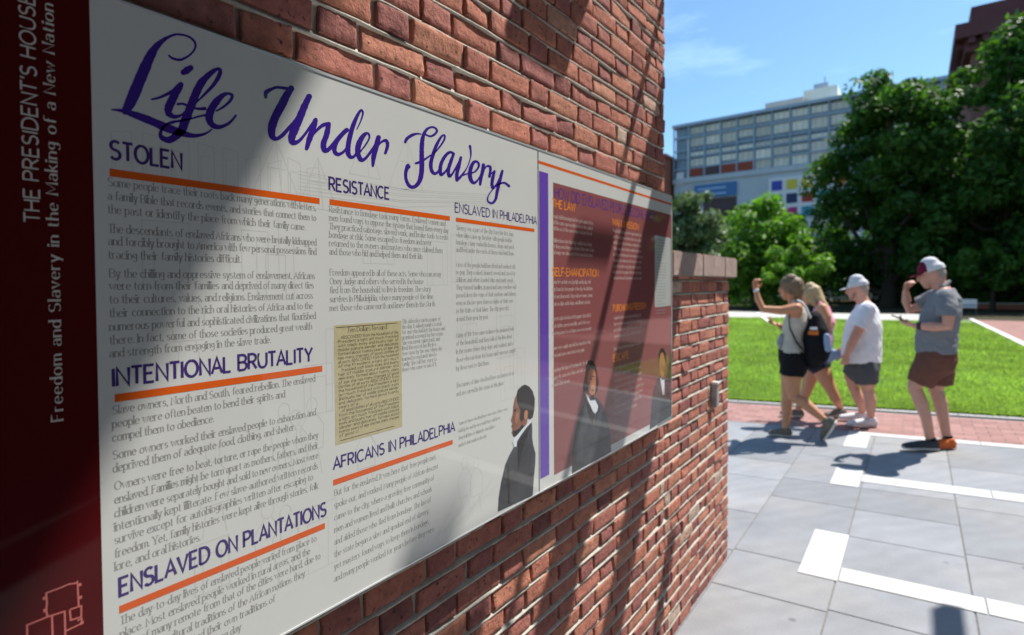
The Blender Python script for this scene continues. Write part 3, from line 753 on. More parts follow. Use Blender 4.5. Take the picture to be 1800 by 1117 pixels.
# script title, brush strokes with the widths of the photograph, laid on the board in its own plane
TITLE = {
 'Life': ((190, 50, 5.32), [
  ([(568, 255), (600, 280), (670, 296), (735, 270), (790, 225), (818, 165), (795, 110), (735, 72), (640, 58), (560, 85), (500, 125), (440, 185), (390, 270), (345, 370), (290, 500), (245, 610), (205, 700), (165, 770)],
   [12, 17, 20, 16, 13, 16, 16, 15, 16, 22, 40, 62, 80, 92, 96, 98, 92, 70]),
  ([(30, 762), (120, 770), (220, 800), (330, 840), (430, 880), (520, 920), (600, 950), (700, 985), (790, 1005), (870, 998), (930, 975), (970, 945)], [6, 26, 50, 62, 64, 66, 68, 50, 34, 22, 14, 8]),
  ([(408, 665), (470, 652), (540, 622), (600, 590), (645, 552), (678, 530)], [14, 18, 24, 26, 34, 46]),
  ([(672, 545), (630, 610), (590, 690), (565, 750), (570, 800), (620, 828), (680, 815), (720, 780)], [52, 66, 70, 66, 52, 30, 18, 10]),
  ([(705, 412), (735, 395), (770, 372)], [46, 60, 46]),
  ([(820, 700), (900, 620), (985, 530), (1035, 450), (1048, 395), (1020, 382), (960, 420), (880, 500), (830, 590), (790, 690), (750, 790), (715, 880), (690, 950), (620, 1020), (560, 1045), (500, 1020), (492, 970), (530, 910), (600, 880), (680, 865), (760, 850), (850, 825), (930, 808)],
   [8, 20, 30, 34, 30, 24, 40, 62, 66, 68, 72, 74, 70, 60, 52, 36, 24, 16, 22, 16, 12, 14, 18]),
  ([(650, 710), (700, 708), (760, 730), (830, 752), (905, 752)], [18, 18, 16, 18, 26]),
  ([(1010, 775), (1080, 735), (1140, 680), (1160, 630), (1120, 612), (1070, 630), (1010, 690), (960, 770), (945, 840), (970, 900), (1030, 925), (1100, 905), (1150, 870), (1195, 815)], [10, 18, 22, 24, 20, 40, 60, 66, 62, 46, 34, 24, 20, 14])]),
 'Under': ((450, 140, 6.572), [
  ([(112, 205), (118, 150), (180, 112), (240, 92), (320, 100), (425, 112)], [30, 48, 30, 26, 28, 30]),
  ([(405, 105), (350, 190), (300, 290), (250, 380), (205, 480), (180, 580), (190, 660), (240, 685), (310, 640), (380, 560), (450, 470), (520, 350), (570, 260), (610, 195)], [60, 78, 84, 86, 86, 80, 62, 34, 38, 36, 20, 10, 10, 10]),
  ([(612, 200), (560, 310), (510, 430), (455, 560), (415, 660), (425, 728), (490, 715), (560, 640), (630, 540), (690, 460)], [56, 70, 78, 80, 78, 56, 34, 26, 26, 30]),
  ([(685, 475), (660, 570), (620, 680), (585, 800)], [50, 56, 60, 34]), ([(620, 690), (690, 600), (770, 530), (840, 515)], [14, 26, 34, 44]),
  ([(838, 525), (815, 640), (780, 740), (790, 815), (830, 815), (890, 750), (960, 660), (1040, 580), (1060, 585)], [46, 56, 58, 50, 40, 36, 32, 30, 24]),
  ([(1060, 590), (985, 650), (920, 740), (905, 820), (940, 865), (1000, 845), (1050, 790)], [20, 36, 46, 44, 34, 26, 20]),
  ([(1165, 575), (1210, 480), (1235, 390), (1215, 355), (1180, 400), (1130, 510), (1095, 620), (1070, 730), (1062, 840), (1090, 895), (1130, 890), (1175, 830)], [8, 12, 18, 20, 30, 42, 46, 50, 48, 36, 26, 20]),
  ([(1200, 840), (1270, 750), (1310, 670), (1290, 622), (1240, 650), (1190, 740), (1175, 840), (1210, 925), (1260, 915), (1330, 830), (1400, 720), (1420, 665)], [14, 14, 16, 20, 44, 54, 52, 44, 28, 26, 26, 30]),
  ([(1415, 670), (1390, 770), (1360, 890), (1350, 1000)], [48, 52, 50, 20]), ([(1385, 800), (1440, 730), (1500, 705), (1520, 760), (1495, 850)], [14, 18, 30, 34, 26])]),
 'Slavery': ((700, 210, 6.981), [
  ([(85, 280), (110, 235), (170, 195), (230, 178), (280, 182)], [26, 34, 30, 18, 10]),
  ([(330, 185), (390, 208), (440, 190), (475, 145), (450, 105), (400, 98), (345, 130), (305, 210), (290, 320), (288, 440), (290, 560), (282, 680), (255, 770), (200, 828), (140, 820), (100, 750), (92, 660), (115, 575)], [14, 18, 24, 22, 18, 20, 28, 40, 46, 48, 50, 50, 46, 38, 34, 32, 34, 44]),
  ([(215, 540), (250, 530), (320, 495), (400, 440)], [20, 24, 20, 14]), ([(120, 565), (128, 585)], [34, 38]),
  ([(430, 430), (500, 350), (560, 260), (570, 205), (545, 198), (505, 250), (460, 340), (425, 440), (400, 540), (410, 630), (450, 668), (490, 640), (510, 600)], [10, 16, 20, 20, 18, 28, 34, 38, 40, 36, 28, 22, 16]),
  ([(680, 420), (630, 405), (570, 460), (525, 550), (515, 640), (530, 680), (580, 640), (640, 540), (680, 430)], [22, 28, 34, 38, 38, 30, 20, 16, 16]),
  ([(680, 425), (645, 520), (615, 620), (625, 695), (660, 675), (720, 570), (770, 470)], [28, 36, 38, 34, 22, 16, 14]), ([(768, 470), (745, 570), (720, 670), (722, 745)], [28, 36, 38, 34]),
  ([(722, 750), (770, 700), (840, 600), (885, 480), (890, 400), (880, 330)], [26, 24, 10, 10, 18, 26]), ([(775, 690), (850, 668), (890, 650)], [18, 14, 12]),
  ([(890, 665), (950, 635), (990, 570), (970, 522), (925, 530), (890, 600), (880, 690), (900, 760), (935, 780), (980, 740), (1020, 660), (1045, 570)], [10, 18, 22, 22, 32, 42, 44, 38, 28, 16, 12, 12]),
  ([(1045, 560), (1035, 640), (1015, 720), (1005, 800)], [34, 38, 36, 24]), ([(1035, 660), (1080, 580), (1130, 590), (1120, 700)], [10, 16, 28, 28]), ([(1120, 690), (1180, 630)], [10, 12]),
  ([(1180, 640), (1160, 720), (1150, 800), (1165, 845), (1210, 790), (1260, 690), (1278, 635)], [26, 34, 34, 26, 14, 18, 26]),
  ([(1275, 640), (1245, 760), (1215, 880), (1195, 980), (1150, 1030), (1100, 1005), (1105, 940), (1160, 860), (1230, 800), (1300, 780), (1360, 820)], [28, 34, 34, 28, 22, 16, 10, 10, 14, 20, 26])]),
}
def cat_rom(P, wd, sub=5):
    P = np.asarray(P, float); wd = np.asarray(wd, float); n = len(P); out, ow = [], []
    for i in range(n-1):
        p0, p1, p2, p3 = P[max(i-1, 0)], P[i], P[i+1], P[min(i+2, n-1)]
        for s in range(sub):
            t = s/sub
            out.append(0.5*((2*p1)+(-p0+p2)*t+(2*p0-5*p1+4*p2-p3)*t*t+(-p0+3*p1-3*p2+p3)*t**3)); ow.append(wd[i]+(wd[i+1]-wd[i])*t)
    out.append(P[-1]); ow.append(wd[-1]); return np.array(out), np.array(ow)
rj = np.random.default_rng(2)
for word, (off, strokes) in TITLE.items():
    k = Ink(X2)
    for pts, wd in strokes:
        Q, wq = cat_rom(pts, wd, 6 if len(pts) > 2 else 2)
        wq = (wq*1.12+4)*(1+rj.normal(0, .035, len(wq)))
        V2, Fq = ribbon(Q, wq/2)
        Vm = np.array([pw(off[0]+x/off[2], off[1]+y/off[2]) for x, y in V2])
        k.put(Vm, Fq[:, ::-1])
        for c, w_ in ((Q[0], wq[0]), (Q[-1], wq[-1])):   # round brush ends
            if w_ > 11:
                E = [pw(off[0]+(c[0]+w_/2*math.cos(t))/off[2], off[1]+(c[1]-w_/2*math.sin(t))/off[2]) for t in np.linspace(0, 2*math.pi, 10, endpoint=False)]
                k.poly(E)
    k.build('script_word', m_pur, P1)

# headings and orange rules
def rule(a, b, zt, th): kr = Ink(X2); kr.rect(a, b, zt-th, zt); kr.build('orange_rule', m_org, P1)
rule(.2425, .5395, 1.7485, .0098); rule(.559, .858, 1.7495, .0098); rule(.877, 1.181, 1.7485, .0088)
rule(.2425, .5405, 1.4645, .0100); rule(.2425, .5415, 1.1935, .0098); rule(.559, .8615, 1.2625, .0100)
def head(t, l, r, cap, wt=.082): a, b = pw(*l), pw(*r); kh = Ink(X2); kh.text(t, a, cap, width=b[0]-a[0], wt=wt, sp=.19, space=.42); kh.build('heading', m_nav, P1)
head('STOLEN', (194, 279), (319, 290), .0225); head('INTENTIONAL BRUTALITY', (199, 680), (549, 640), .0225); head('ENSLAVED ON PLANTATIONS', (211, 1048), (573, 913), .0225)
head('RESISTANCE', (579, 334), (684, 349), .0215); head('ENSLAVED IN PHILADELPHIA', (800, 373), (943, 389), .0200, .066); head('AFRICANS IN PHILADELPHIA', (587, 826), (799, 760), .0205)

# body text
def lines(txt, x, ys, maxw, cap=.0106, wt=.062, ink=None, sx=.80):
    kb = ink or Ink(X1)
    for t, y in zip(txt, ys):
        if not t:
            if ink is None: kb.build('paragraph', m_gry, P1); kb = Ink(X1)
            continue
        o = pw(x, y); adv = sum(.36 if c == ' ' else GL.get(c, GL['o'])[0]+.17 for c in t)*cap*sx
        kb.text(t, o, cap, width=min(adv, maxw) if adv > maxw*.86 and adv < maxw*1.4 else None, sx=sx, wt=wt, serif=True)
    if ink is None: kb.build('paragraph', m_gry, P1)
lines(["Some people trace their roots back many generations with letters,", "a family Bible that records events, and stories that connect them to", "the past or identify the place from which their family came."], 190, (327, 351, 375), .292)
lines(["The descendants of enslaved Africans who were brutally kidnapped", "and forcibly brought to America with few personal possessions find", "tracing their family histories difficult."], 191, (409, 431, 455), .292)
lines(["By the chilling and oppressive system of enslavement, Africans", "were torn from their families and deprived of many direct ties", "to their cultures, values, and religions. Enslavement cut across", "their connection to the rich oral histories of Africa and to the", "numerous powerful and sophisticated civilizations that flourished", "there. In fact, some of those societies produced great wealth", "and strength from engaging in the slave trade."], 193, (488, 510, 534, 558, 582, 606, 629), .290)
lines(["Slave owners, North and South, feared rebellion. The enslaved", "people were often beaten to bend their spirits and", "compel them to obedience."], 198, (729, 753, 777), .290)
lines(["Some owners worked their enslaved people to exhaustion and", "deprived them of adequate food, clothing, and shelter."], 199, (808, 831), .290)
lines(["Owners were free to beat, torture, or rape the people whom they", "enslaved. Families might be torn apart as mothers, fathers, and their", "children were separately bought and sold to new owners. Most were", "intentionally kept illiterate. Few slave-authored written records", "survive except for autobiographies written after escaping to", "freedom. Yet, family histories were kept alive through stories, folk", "lore, and oral histories."], 202, (862, 886, 910, 934, 957, 981, 1004), .290)
lines(["The day-to-day lives of enslaved people varied from place to", "place. Most enslaved people worked in rural areas, and the", "lives of many remote from that of the cities were hard, due to", "loss of the cultural traditions of the African nations they", "knew. They integrated their own traditions of", "many cultures, working a long day"], 212, (1099, 1122, 1144, 1168, 1192, 1216), .290)
fill1 = ["Resistance to bondage took many forms. Enslaved women and", "men found ways to oppose the system that bound them every day.", "They practiced sabotage, slowed work, and broke tools to resist", "bondage at risk. Some escaped to freedom and never", "returned to the owners and masters who once claimed them", "and those who hid and helped them and their kin."]
lines(fill1, 579, [373+14.6*i+.3*i for i in range(6)], .296, .0105, .055)
lines(["Freedom appeared in all of these acts. Some who ran away", "Oney Judge and others who served in the house", "fled from the household to live in freedom. The story", "survives in Philadelphia, where many people of the time", "met those who came north and knew them in the North."], 580, [484+15.8*i for i in range(5)], .296, .0105, .055)
lines(["But for the enslaved, it was here that free people met,", "spoke out, and worked. Many people of African descent", "came to the city, where a growing free community of", "men and women lived and built churches and schools", "and aided those who fled from bondage. The law of", "the state began a slow and gradual end of slavery,", "yet masters found ways to keep them in bondage,", "and many people worked for years before they were", "free. In the city they found work, and some bought", "the freedom of family and friends who had been", "left behind in slavery."], 588, [872+21.6*i for i in range(8)], .30, .0105, .055)
lw3 = ["Slavery was a part of the city from the first days", "when ships came up the river with people held in", "bondage. Many worked in houses, shops and yards", "and lived under the roofs of those who held them.", "", "Most of the people held here lived and worked with", "no pay. They cooked, cleaned, sewed and cared for", "children, and others loaded ships and made goods.", "They formed families, prayed and sang together and", "passed down the ways of their mothers and fathers,", "even as the law gave them no rights of their own", "to the fruits of their labor. The city grew rich", "around them year by year.", "", "Many of the free came to know the enslaved well", "of the household, and they told of the lives lived", "in the rooms where they slept and worked, and of", "those who ran from the house and were not caught", "by those sent to find them.", "", "The names of nine who lived here are known to us", "and are carved in the stone at this place."]
lines(lw3, 802, [404+12.7*i+.12*i*i/2 for i in range(22)], .300, .0098, .050)
lines(["Some of those who lived here were free. Others were", "held by law and by force until they could leave.", "They built lives of dignity in a hard place", "and left their mark on the city."], 806, [748+12.8*i for i in range(4)], .20, .0075, .05)
lines(["This old notice ran in a paper of", "the day. It asked readers to look", "for one who had left the house and", "promised a reward for her return.", "She was never taken back, and", "lived the rest of her life in a", "free state by the sea, where she", "learned to read and raised a", "family. She told her story to", "those who came to ask of it."], 707, [569+9.4*i for i in range(10)], .128, .0078, .05)
# old paper notice
k = Ink(X1); q = [pw(584, 786), pw(700, 754), pw(697, 568), pw(582, 573)]
y0n, y1n, z0n, z1n = .5645, .7175, q[0][1]+.001, q[3][1]
k.rect(y0n, y1n, z0n, z1n); nt_ = k.build('notice_print', m_tan, P1)
k = Ink(X2)
k.text('Ten Dollars Reward', (y0n+.028, z1n-.014), .0085, width=.088, wt=.06, serif=True)
words = "ABSCONDED from the household of the President a light girl much freckled with black eyes and bushy hair of middle stature slender and delicately formed about twenty years of age she has many changes of good clothes of all sorts".split()
wi = 0; z = z1n-.0245; ln = 0
while z > z0n+.012:
    t = ''
    while len(t) < 34: t += words[wi % len(words)]+' '; wi += 1
    t = t.strip(); short = ln in (17, 24)
    if short: t = t[:10]
    k.text(t, (y0n+.008+(.006 if ln in (0, 8, 18) else 0), z), .0052, width=(.04 if short else .137-(.006 if ln in (0, 8, 18) else 0)), wt=.062, serif=False, sp=.2)
    z -= .0072; ln += 1
k.line([(y0n+.004, z1n-.004), (y1n-.01, z1n-.004)], .0006); k.line([(y0n+.01, z0n+.006), (y1n-.02, z0n+.006)], .0006)
k.build('notice_ink', m_bro, nt_)

# portraits printed on the boards
def fig(parent, conv, parts):
    root = None
    for i, (nm, m, pts) in enumerate(parts):
        kk = Ink(X3+i*0.00005); kk.poly([pw(*conv(x, y)) for x, y in pts])
        if root is None: root = kk.build(nm, m, parent)
        else: kk.build(nm, m, root)
    return root
c_a = lambda x, y: (860+x/4.65, 660+y/4.65)
fig(P1, c_a, [('portrait_coat', m_blk, [(70, 1116), (76, 1000), (95, 880), (130, 730), (165, 650), (195, 595), (240, 520), (290, 440), (345, 372), (352, 430), (350, 510), (360, 570), (378, 640), (376, 720), (365, 830), (355, 985), (200, 1055)]),
  ('face', m_ski, [(222, 160), (205, 200), (196, 250), (192, 315), (176, 370), (186, 395), (180, 420), (190, 440), (182, 470), (196, 500), (215, 508), (250, 480), (300, 420), (320, 330), (310, 200), (260, 150)]),
  ('hair', m_hai, [(222, 165), (232, 120), (262, 90), (290, 76), (325, 90), (355, 130), (372, 190), (370, 270), (355, 345), (330, 362), (315, 350), (312, 290), (288, 285), (280, 360), (262, 385), (248, 350), (255, 280), (230, 240)]),
  ('beard', m_hai, [(192, 455), (215, 450), (250, 430), (268, 400), (285, 420), (262, 460), (225, 500), (196, 500)]),
  ('cheek', m_sk2, [(225, 300), (242, 310), (240, 350), (222, 400), (206, 380), (212, 340)]), ('eye', m_hai, [(200, 285), (216, 278), (220, 290), (204, 297)]), ('lapel', m_hai, [(232, 560), (285, 470), (340, 400), (300, 520), (262, 640), (240, 760)]), ('sleeve_fold', m_hai, [(150, 760), (158, 740), (170, 900), (168, 1040), (156, 1050), (150, 900)]),
  ('ear', m_sk2, [(286, 295), (305, 282), (316, 300), (310, 345), (296, 368), (282, 340)]),
  ('collar', m_wht, [(190, 545), (205, 510), (235, 480), (285, 420), (340, 365), (346, 380), (300, 430), (250, 500), (225, 540), (222, 580), (205, 588)])])
c_b = lambda x, y: (990+x/5.075, 620+y/5.075)
k = Ink(X1); k.rect(1.273, Y_END-.008, 1.066, 1.884); k.build('maroon_field', m_mar, P2)
fig(P2, c_b, [('portrait_coat', m_blk, [(75, 1105), (82, 900), (105, 720), (140, 560), (180, 470), (200, 400), (300, 400), (345, 460), (385, 560), (415, 680), (425, 800), (428, 885)]),
  ('hair', m_hai, [(205, 340), (180, 350), (178, 290), (195, 200), (200, 120), (225, 70), (262, 70), (292, 120), (305, 200), (318, 260), (305, 340), (285, 380), (250, 360)]),
  ('face', m_sk2, [(225, 170), (245, 135), (275, 150), (290, 200), (290, 280), (285, 350), (270, 415), (250, 395), (225, 340), (215, 250)]),
  ('beard', m_hai, [(226, 350), (250, 385), (276, 372), (272, 418), (255, 410)]),
  ('collar', m_wht, [(192, 358), (215, 375), (240, 430), (285, 425), (325, 510), (300, 525), (282, 545), (262, 520), (225, 440)]),
  ('lapel', m_hai, [(200, 420), (240, 470), (280, 560), (262, 640), (225, 540)]), ('lapel', m_hai, [(318, 440), (330, 520), (300, 560), (284, 640), (296, 560)]), ('cheek', m_ski, [(222, 250), (238, 262), (244, 310), (236, 345), (224, 300)]), ('brow', m_hai, [(236, 215), (258, 205), (284, 214), (258, 216)]), ('eye', m_hai, [(240, 232), (256, 226), (258, 236), (244, 240)]), ('mouth', m_ski, [(246, 335), (262, 330), (276, 335), (262, 342)])])
fig(P2, c_b, [('portrait_coat', m_blk, [(770, 690), (785, 500), (800, 350), (835, 250), (860, 210), (905, 230), (945, 330), (968, 420), (970, 560)]),
  ('face', m_sk2, [(862, 20), (880, -10), (900, 20), (908, 100), (905, 190), (885, 235), (866, 200), (856, 110)]),
  ('hair', m_hai, [(852, 120), (850, 20), (868, -35), (895, -38), (915, 10), (920, 90), (908, 60), (890, -5), (868, 10), (858, 60)]),
  ('collar', m_wht, [(864, 225), (884, 245), (902, 240), (906, 380), (888, 380)])])
k = Ink(X2); k.rect(1.204, 1.2485, 1.075, 1.9045); k.build('purple_bar', m_pul, P2)
k = Ink(X2); k.rect(1.200, Y_END-.008, 1.9235, 1.9315); k.build('orange_rule', m_org, P2)
k = Ink(X2); k.text('HOW DID ENSLAVED PEOPLE BECOME FREE?', (1.282, 1.842), .030, width=.72, wt=.085, sp=.2, space=.42); k.build('panel_title', m_pum, P2)
def h2(t, px, py, w, cap=.022): o = pw(px, py); k = Ink(X2); k.text(t, o, cap, width=w, wt=.085, sp=.19); k.build('orange_heading', m_orl, P2)
h2('THE LAW', 971, 364, .125); h2('SELF-EMANCIPATION', 971, 485, .27); h2('MANUMISSION', 1077, 396, .21); h2('PURCHASING FREEDOM', 1078, 548, .27); h2('ESCAPE', 1078, 636, .12)
tw = ["People held in bondage had few paths under the law,", "and the courts gave no help to those who sought it", "until the act of the state began to change the rule.", "", "Children born after that day would be free in time,", "yet they served long years before they came of age", "and many were taken out of the state before then."]
t2 = ["Many left on their own, by night and by day, with", "help from the free people of the city who hid them", "and sent them north. They took new names, found", "work on ships and in shops, and did not go back.", "", "Masters placed notices in the papers that told of", "their clothes, speech and skills, and of the scars", "that they bore. Few of them were ever returned.", "", "Some were caught and sold far from those they", "loved, and some came back to try again.", "", "They kept the hope of freedom alive for all of", "those who came after them, and their courage", "moved others to act."]
def l2(txt, x, ys, *a):
    i = 0
    while i < len(txt):
        j = i
        while j < len(txt) and txt[j]: j += 1
        if j > i: k = Ink(X2); lines(txt[i:j], x, list(ys)[i:j], *a, k); k.build('paragraph', m_ltx, P2)
        i = j+1
l2(tw, 971, [383+10.6*i for i in range(7)], .33, .0105, .06); l2(t2, 971, [499+13*i for i in range(15)], .33, .0105, .06)
l2(tw[:3]+tw[4:]+t2[:3], 1078, [408+10.4*i for i in range(9)], .30, .0105, .06); l2(t2[:6]+tw[:1], 1079, [562+10.8*i for i in range(6)], .36, .0105, .06); l2(t2[5:8]+tw[4:7]+t2[9:11], 1080, [650+11.5*i for i in range(8)], .28, .0105, .06)
k = Ink(X3); a, b = pw(1151, 414), pw(1153, 540); k.rect(a[0], Y_END-.012, b[1], a[1]); wd_ = k.build('document_print', pmat('printed_pale_paper', (0.42, 0.44, 0.42)), P2)
k = Ink(X4)
for i in range(26): k.line([(a[0]+.012, a[1]-.014-i*.0115), (a[0]+.012+(.10 if i % 7 else .06), a[1]-.014-i*.0115)], .0011)
k.build('document_ink', m_gry, wd_)
# ------------------------------------------------------------------ trees
m_bark = mat('dark_bark', (0.06, 0.048, 0.038), 0.95, 0.1, (9, 0.4), bump=(20, .6, .03))
ML = {'dark': mat_leaf('dark_green_leaves', (0.055, 0.135, 0.026), spec=.25, trans=.42), 'mid': mat_leaf('mid_green_leaves', (0.075, 0.175, 0.028), spec=.25, trans=.42), 'bright': mat_leaf('bright_green_leaves', (0.13, 0.27, 0.030), trans=.45), 'grey': mat_leaf('grey_green_leaves', (0.11, 0.17, 0.09), spec=.6)}

def tree(px, dep, topy, halfpx, boty, kind, label, n_cl, n_leaf, size, group=None, seed=1, name='leafy_tree', spread=1.0, wide_low=0.0, pos=None):
    r = np.random.default_rng(seed)
    c = at_depth(px, 500, dep); X0, Y0 = c[0], c[1]
    zt = at_depth(px, topy, dep)[2]; zb = max(0.25, at_depth(px, boty, dep)[2]); R = halfpx/F_PX*dep
    if pos: X0, Y0, zb, zt, R = pos
    t = thing(name, label, 'tree', (X0, Y0, 0), group)
    H = zt-zb; cz = zb+H*0.46
    # crown: clumps spread through the volume, most of them near the outside; the outline is uneven
    cl = []
    while len(cl) < n_cl:
        d = r.normal(size=3); d /= np.linalg.norm(d); q = r.random()**(0.38)
        up = d[2]
        rad = R*(1.0 if up < 0 else 1-0.25*up**2)*(1+0.16*math.sin(3*math.atan2(d[1], d[0])+seed)+0.10*math.sin(7*up+seed*2))
        p = np.array([X0+d[0]*q*rad*(1+wide_low*max(0, -up)), Y0+d[1]*q*rad, cz+up*q*H*(0.54 if up > 0 else 0.48)])
        if p[2] > zb*.9: cl.append((p, (0.55+0.7*r.random())*R*0.26*spread, r.normal(0, .16)))
    Vs, Ts = [], []
    per = n_leaf//n_cl
    for p, s, tn in cl:
        k = int(per*(0.6+0.8*r.random()))
        d = r.normal(size=(k, 3)); d /= np.linalg.norm(d, axis=1)[:, None]
        ctr = p+d*(s*r.random(k)**0.45)[:, None]*np.array([1.15, 1.15, 0.8])
        nr = d*0.7+r.normal(0, .55, (k, 3))+np.array([0, 0, .5]); nr /= np.linalg.norm(nr, axis=1)[:, None]
        a = np.cross(nr, r.normal(size=(k, 3))); a /= np.linalg.norm(a, axis=1)[:, None]; b = np.cross(nr, a)
        sz = size*(0.55+0.8*r.random(k))[:, None]
        tip = ctr+a*sz; mid1 = ctr+b*sz*.42+nr*sz*.10; mid2 = ctr-b*sz*.42+nr*sz*.10; bk = ctr-a*sz*.85
        Vs.append(np.stack([bk, mid1, tip, mid2], 1).reshape(-1, 3)); Ts.append(np.repeat(np.clip(.5+tn+r.normal(0, .2, k), 0, 1), 4))
    V = np.concatenate(Vs); mk('crown', V, np.arange(len(V)).reshape(-1, 4), ML[kind], t, np.concatenate(Ts))
    mb = MB(); tr = max(.08, .028*H+.03)
    mb.add(*tube([((X0, Y0, -.1), tr*1.35), ((X0+.05, Y0, zb+.3), tr), ((X0-.05, Y0+.05, cz), tr*.7), ((X0, Y0, zb+H*.85), tr*.2)], 10))
    for i in range(7):
        p, s, _ = cl[int(r.integers(len(cl)))]; z0 = zb+.3+H*.05*i
        m0 = np.array([X0, Y0, min(z0, p[2])]); mid = (m0+p)/2+np.array([0, 0, -.03*H]); mb.add(*tube([(m0, tr*.5), (mid, tr*.33), (p, tr*.1)], 7))
    mb.build('trunk', m_bark, t, smooth=True)
    return t
GT = 'trees at the far side of the lawn'
tree(1562, 37, 112, 108, 548, 'dark', 'tall dark green tree, its crown beside the glass office block', 130, 26000, .27, GT, 11)
tree(1768, 34, 36, 128, 540, 'dark', 'tallest dark tree, in front of the brown building with a big cornice', 140, 27000, .27, GT, 12)
tree(1690, 40, 165, 72, 548, 'mid', 'dark tree between the two tallest trees', 90, 15000, .27, GT, 13)
tree(1200, 31, 330, 66, 470, 'grey', 'grey green bushy tree rising just beyond the end of the brick wall', 70, 12000, .17, GT, 14)
tree(1330, 37, 352, 92, 535, 'bright', 'light yellow green tree below the coloured squares of the office block', 90, 14000, .22, GT, 15)
tree(1392, 32, 425, 50, 512, 'bright', 'small bright green tree in front of the light yellow green one', 40, 5000, .17, GT, 16)
tree(1452, 46, 400, 90, 548, 'dark', 'low shaded tree behind the walking women', 60, 6000, .3, GT, 17)
tree(1630, 47, 330, 110, 548, 'dark', 'shaded tree behind the man in the grey polo shirt', 60, 6500, .3, GT, 18)
tree(1790, 44, 300, 110, 548, 'dark', 'shaded tree at the right edge behind the tallest tree', 60, 6500, .3, GT, 19)
tree(1268, 48, 420, 75, 545, 'dark', 'dark low tree behind the light yellow green tree', 50, 5000, .3, GT, 20)
tree(1745, 31, 420, 62, 505, 'mid', 'low leafy branch tree in sun patches right of the man in the cap', 40, 5200, .17, GT, 21)
for i, (x, y, zt_, R_) in enumerate(((15, 9, 12, 5), (16, 19, 14, 5.5), (18, 30, 15, 6), (23, 14, 15, 6), (20, 42, 16, 6.5), (27, 24, 16, 6.5), (29, 38, 17, 7), (14, 52, 15, 6), (24, 2, 14, 6), (22, 56, 17, 7), (15.5, 14, 13, 5), (16, 25, 14, 5.5), (17, 36, 15, 6), (17, 46, 15, 6))):  # out-of-view trees added so the glossy panels reflect dark foliage
    tree(0, 10, 0, 1, 0, 'dark', 'unseen dark tree added right of the brick path to darken the panel reflections', 36, 4200, .5, 'unseen trees added to darken the panel reflections', 40+i, pos=(x, y, 1.2, zt_, R_))
# clipped hedge along the street
h0, h1 = at_depth(1230, 500, 52), at_depth(1830, 500, 50)
r = np.random.default_rng(5); n = 16000; q = r.random(n)
ctr = np.stack([h0[0]+(h1[0]-h0[0])*q, h0[1]+(h1[1]-h0[1])*q+r.normal(0, .5, n), .1+2.6*r.random(n)**.8*(1+.1*np.sin(q*60))], 1)
nr = r.normal(size=(n, 3)); a = np.cross(nr, r.normal(size=(n, 3))); a /= np.linalg.norm(a, axis=1)[:, None]; b = np.cross(nr, a); b /= np.linalg.norm(b, axis=1)[:, None]
V = np.stack([ctr-a*.22, ctr+b*.12, ctr+a*.22, ctr-b*.12], 1).reshape(-1, 3)
hd = thing('hedge', 'long dark hedge under the trees at the far side of the lawn', 'hedge', tuple((h0+h1)/2*np.array([1, 1, 0])))
mk('foliage', V, np.arange(4*n).reshape(-1, 4), ML['dark'], hd, np.repeat(np.clip(r.normal(.4, .2, n), 0, 1), 4))

# ------------------------------------------------------------------ buildings far behind
m_bgrey = mat('blue_grey_cladding', (0.46, 0.51, 0.57), 0.6, 0.4, (0.25, 0.1)); m_bdark = mat('blue_grey_frame', (0.32, 0.42, 0.54), 0.5, 0.5, (0.3, 0.1))
m_shade = mat('beige_window_shade', (0.80, 0.76, 0.66), 0.6, 0.4, (0.4, 0.1), tone=0.22); m_bglass = mat('dark_blue_glass', (0.20, 0.27, 0.35), 0.06, 0.6, (0.3, 0.3))
m_bred = mat('red_infill', (0.30, 0.075, 0.05), 0.8, 0.2, (0.6, 0.25)); m_btan = mat('tan_penthouse', (0.55, 0.49, 0.43), 0.8, 0.2, (0.3, 0.1))
m_bblue = mat('blue_signboard', (0.045, 0.16, 0.38), 0.5, 0.4); m_bwht = mat('white_frame', (0.70, 0.72, 0.75), 0.6, 0.4); m_bbrn = mat('dark_brown_recess', (0.10, 0.07, 0.075), 0.8, 0.2, (0.3, 0.2))
YB = 130.0
def bx(px, py): p = on_y(px, py, YB); return p[0], p[2]
XL = bx(1185, 300)[0]; ZT = 39.4
ob = thing('office_block', 'wide glass and grey office block with coloured squares, a blue sign and a rooftop penthouse', 'building', (XL+30, YB, 0))
MB().box(XL, XL+75, YB, YB+30, 0, 27.0).build('lower_wall', m_bgrey, ob)
MB().box(XL+.3, XL+75, YB+.6, YB+30, 27.0, ZT-.05).build('glass_box', m_bglass, ob)
MB().box(XL-.3, XL+75.3, YB-.6, YB+30, ZT, ZT+.7).build('roof_edge', m_bdark, ob)
fr = MB(); pitch = 3.65; rowz = [(37.5, 39.0), (34.3, 36.5), (32.3, 33.1), (29.6, 31.5), (27.3, 29.2)]
for zc in (37.0, 36.75, 33.75, 32.0, 29.35, 27.05): fr.box(XL, XL+75, YB-.1, YB+.15, zc-.14, zc+.14)
for i in range(21): fr.box(XL+i*pitch-.14, XL+i*pitch+.14, YB-.25, YB+.1, 27.2, ZT-.01)
for i in range(62): fr.box(XL+i*1.2166-.03, XL+i*1.2166+.03, YB-.05, YB+.12, 27.2, ZT-.02)
fr.build('mullions', m_bdark, ob)
r = random.Random(4)
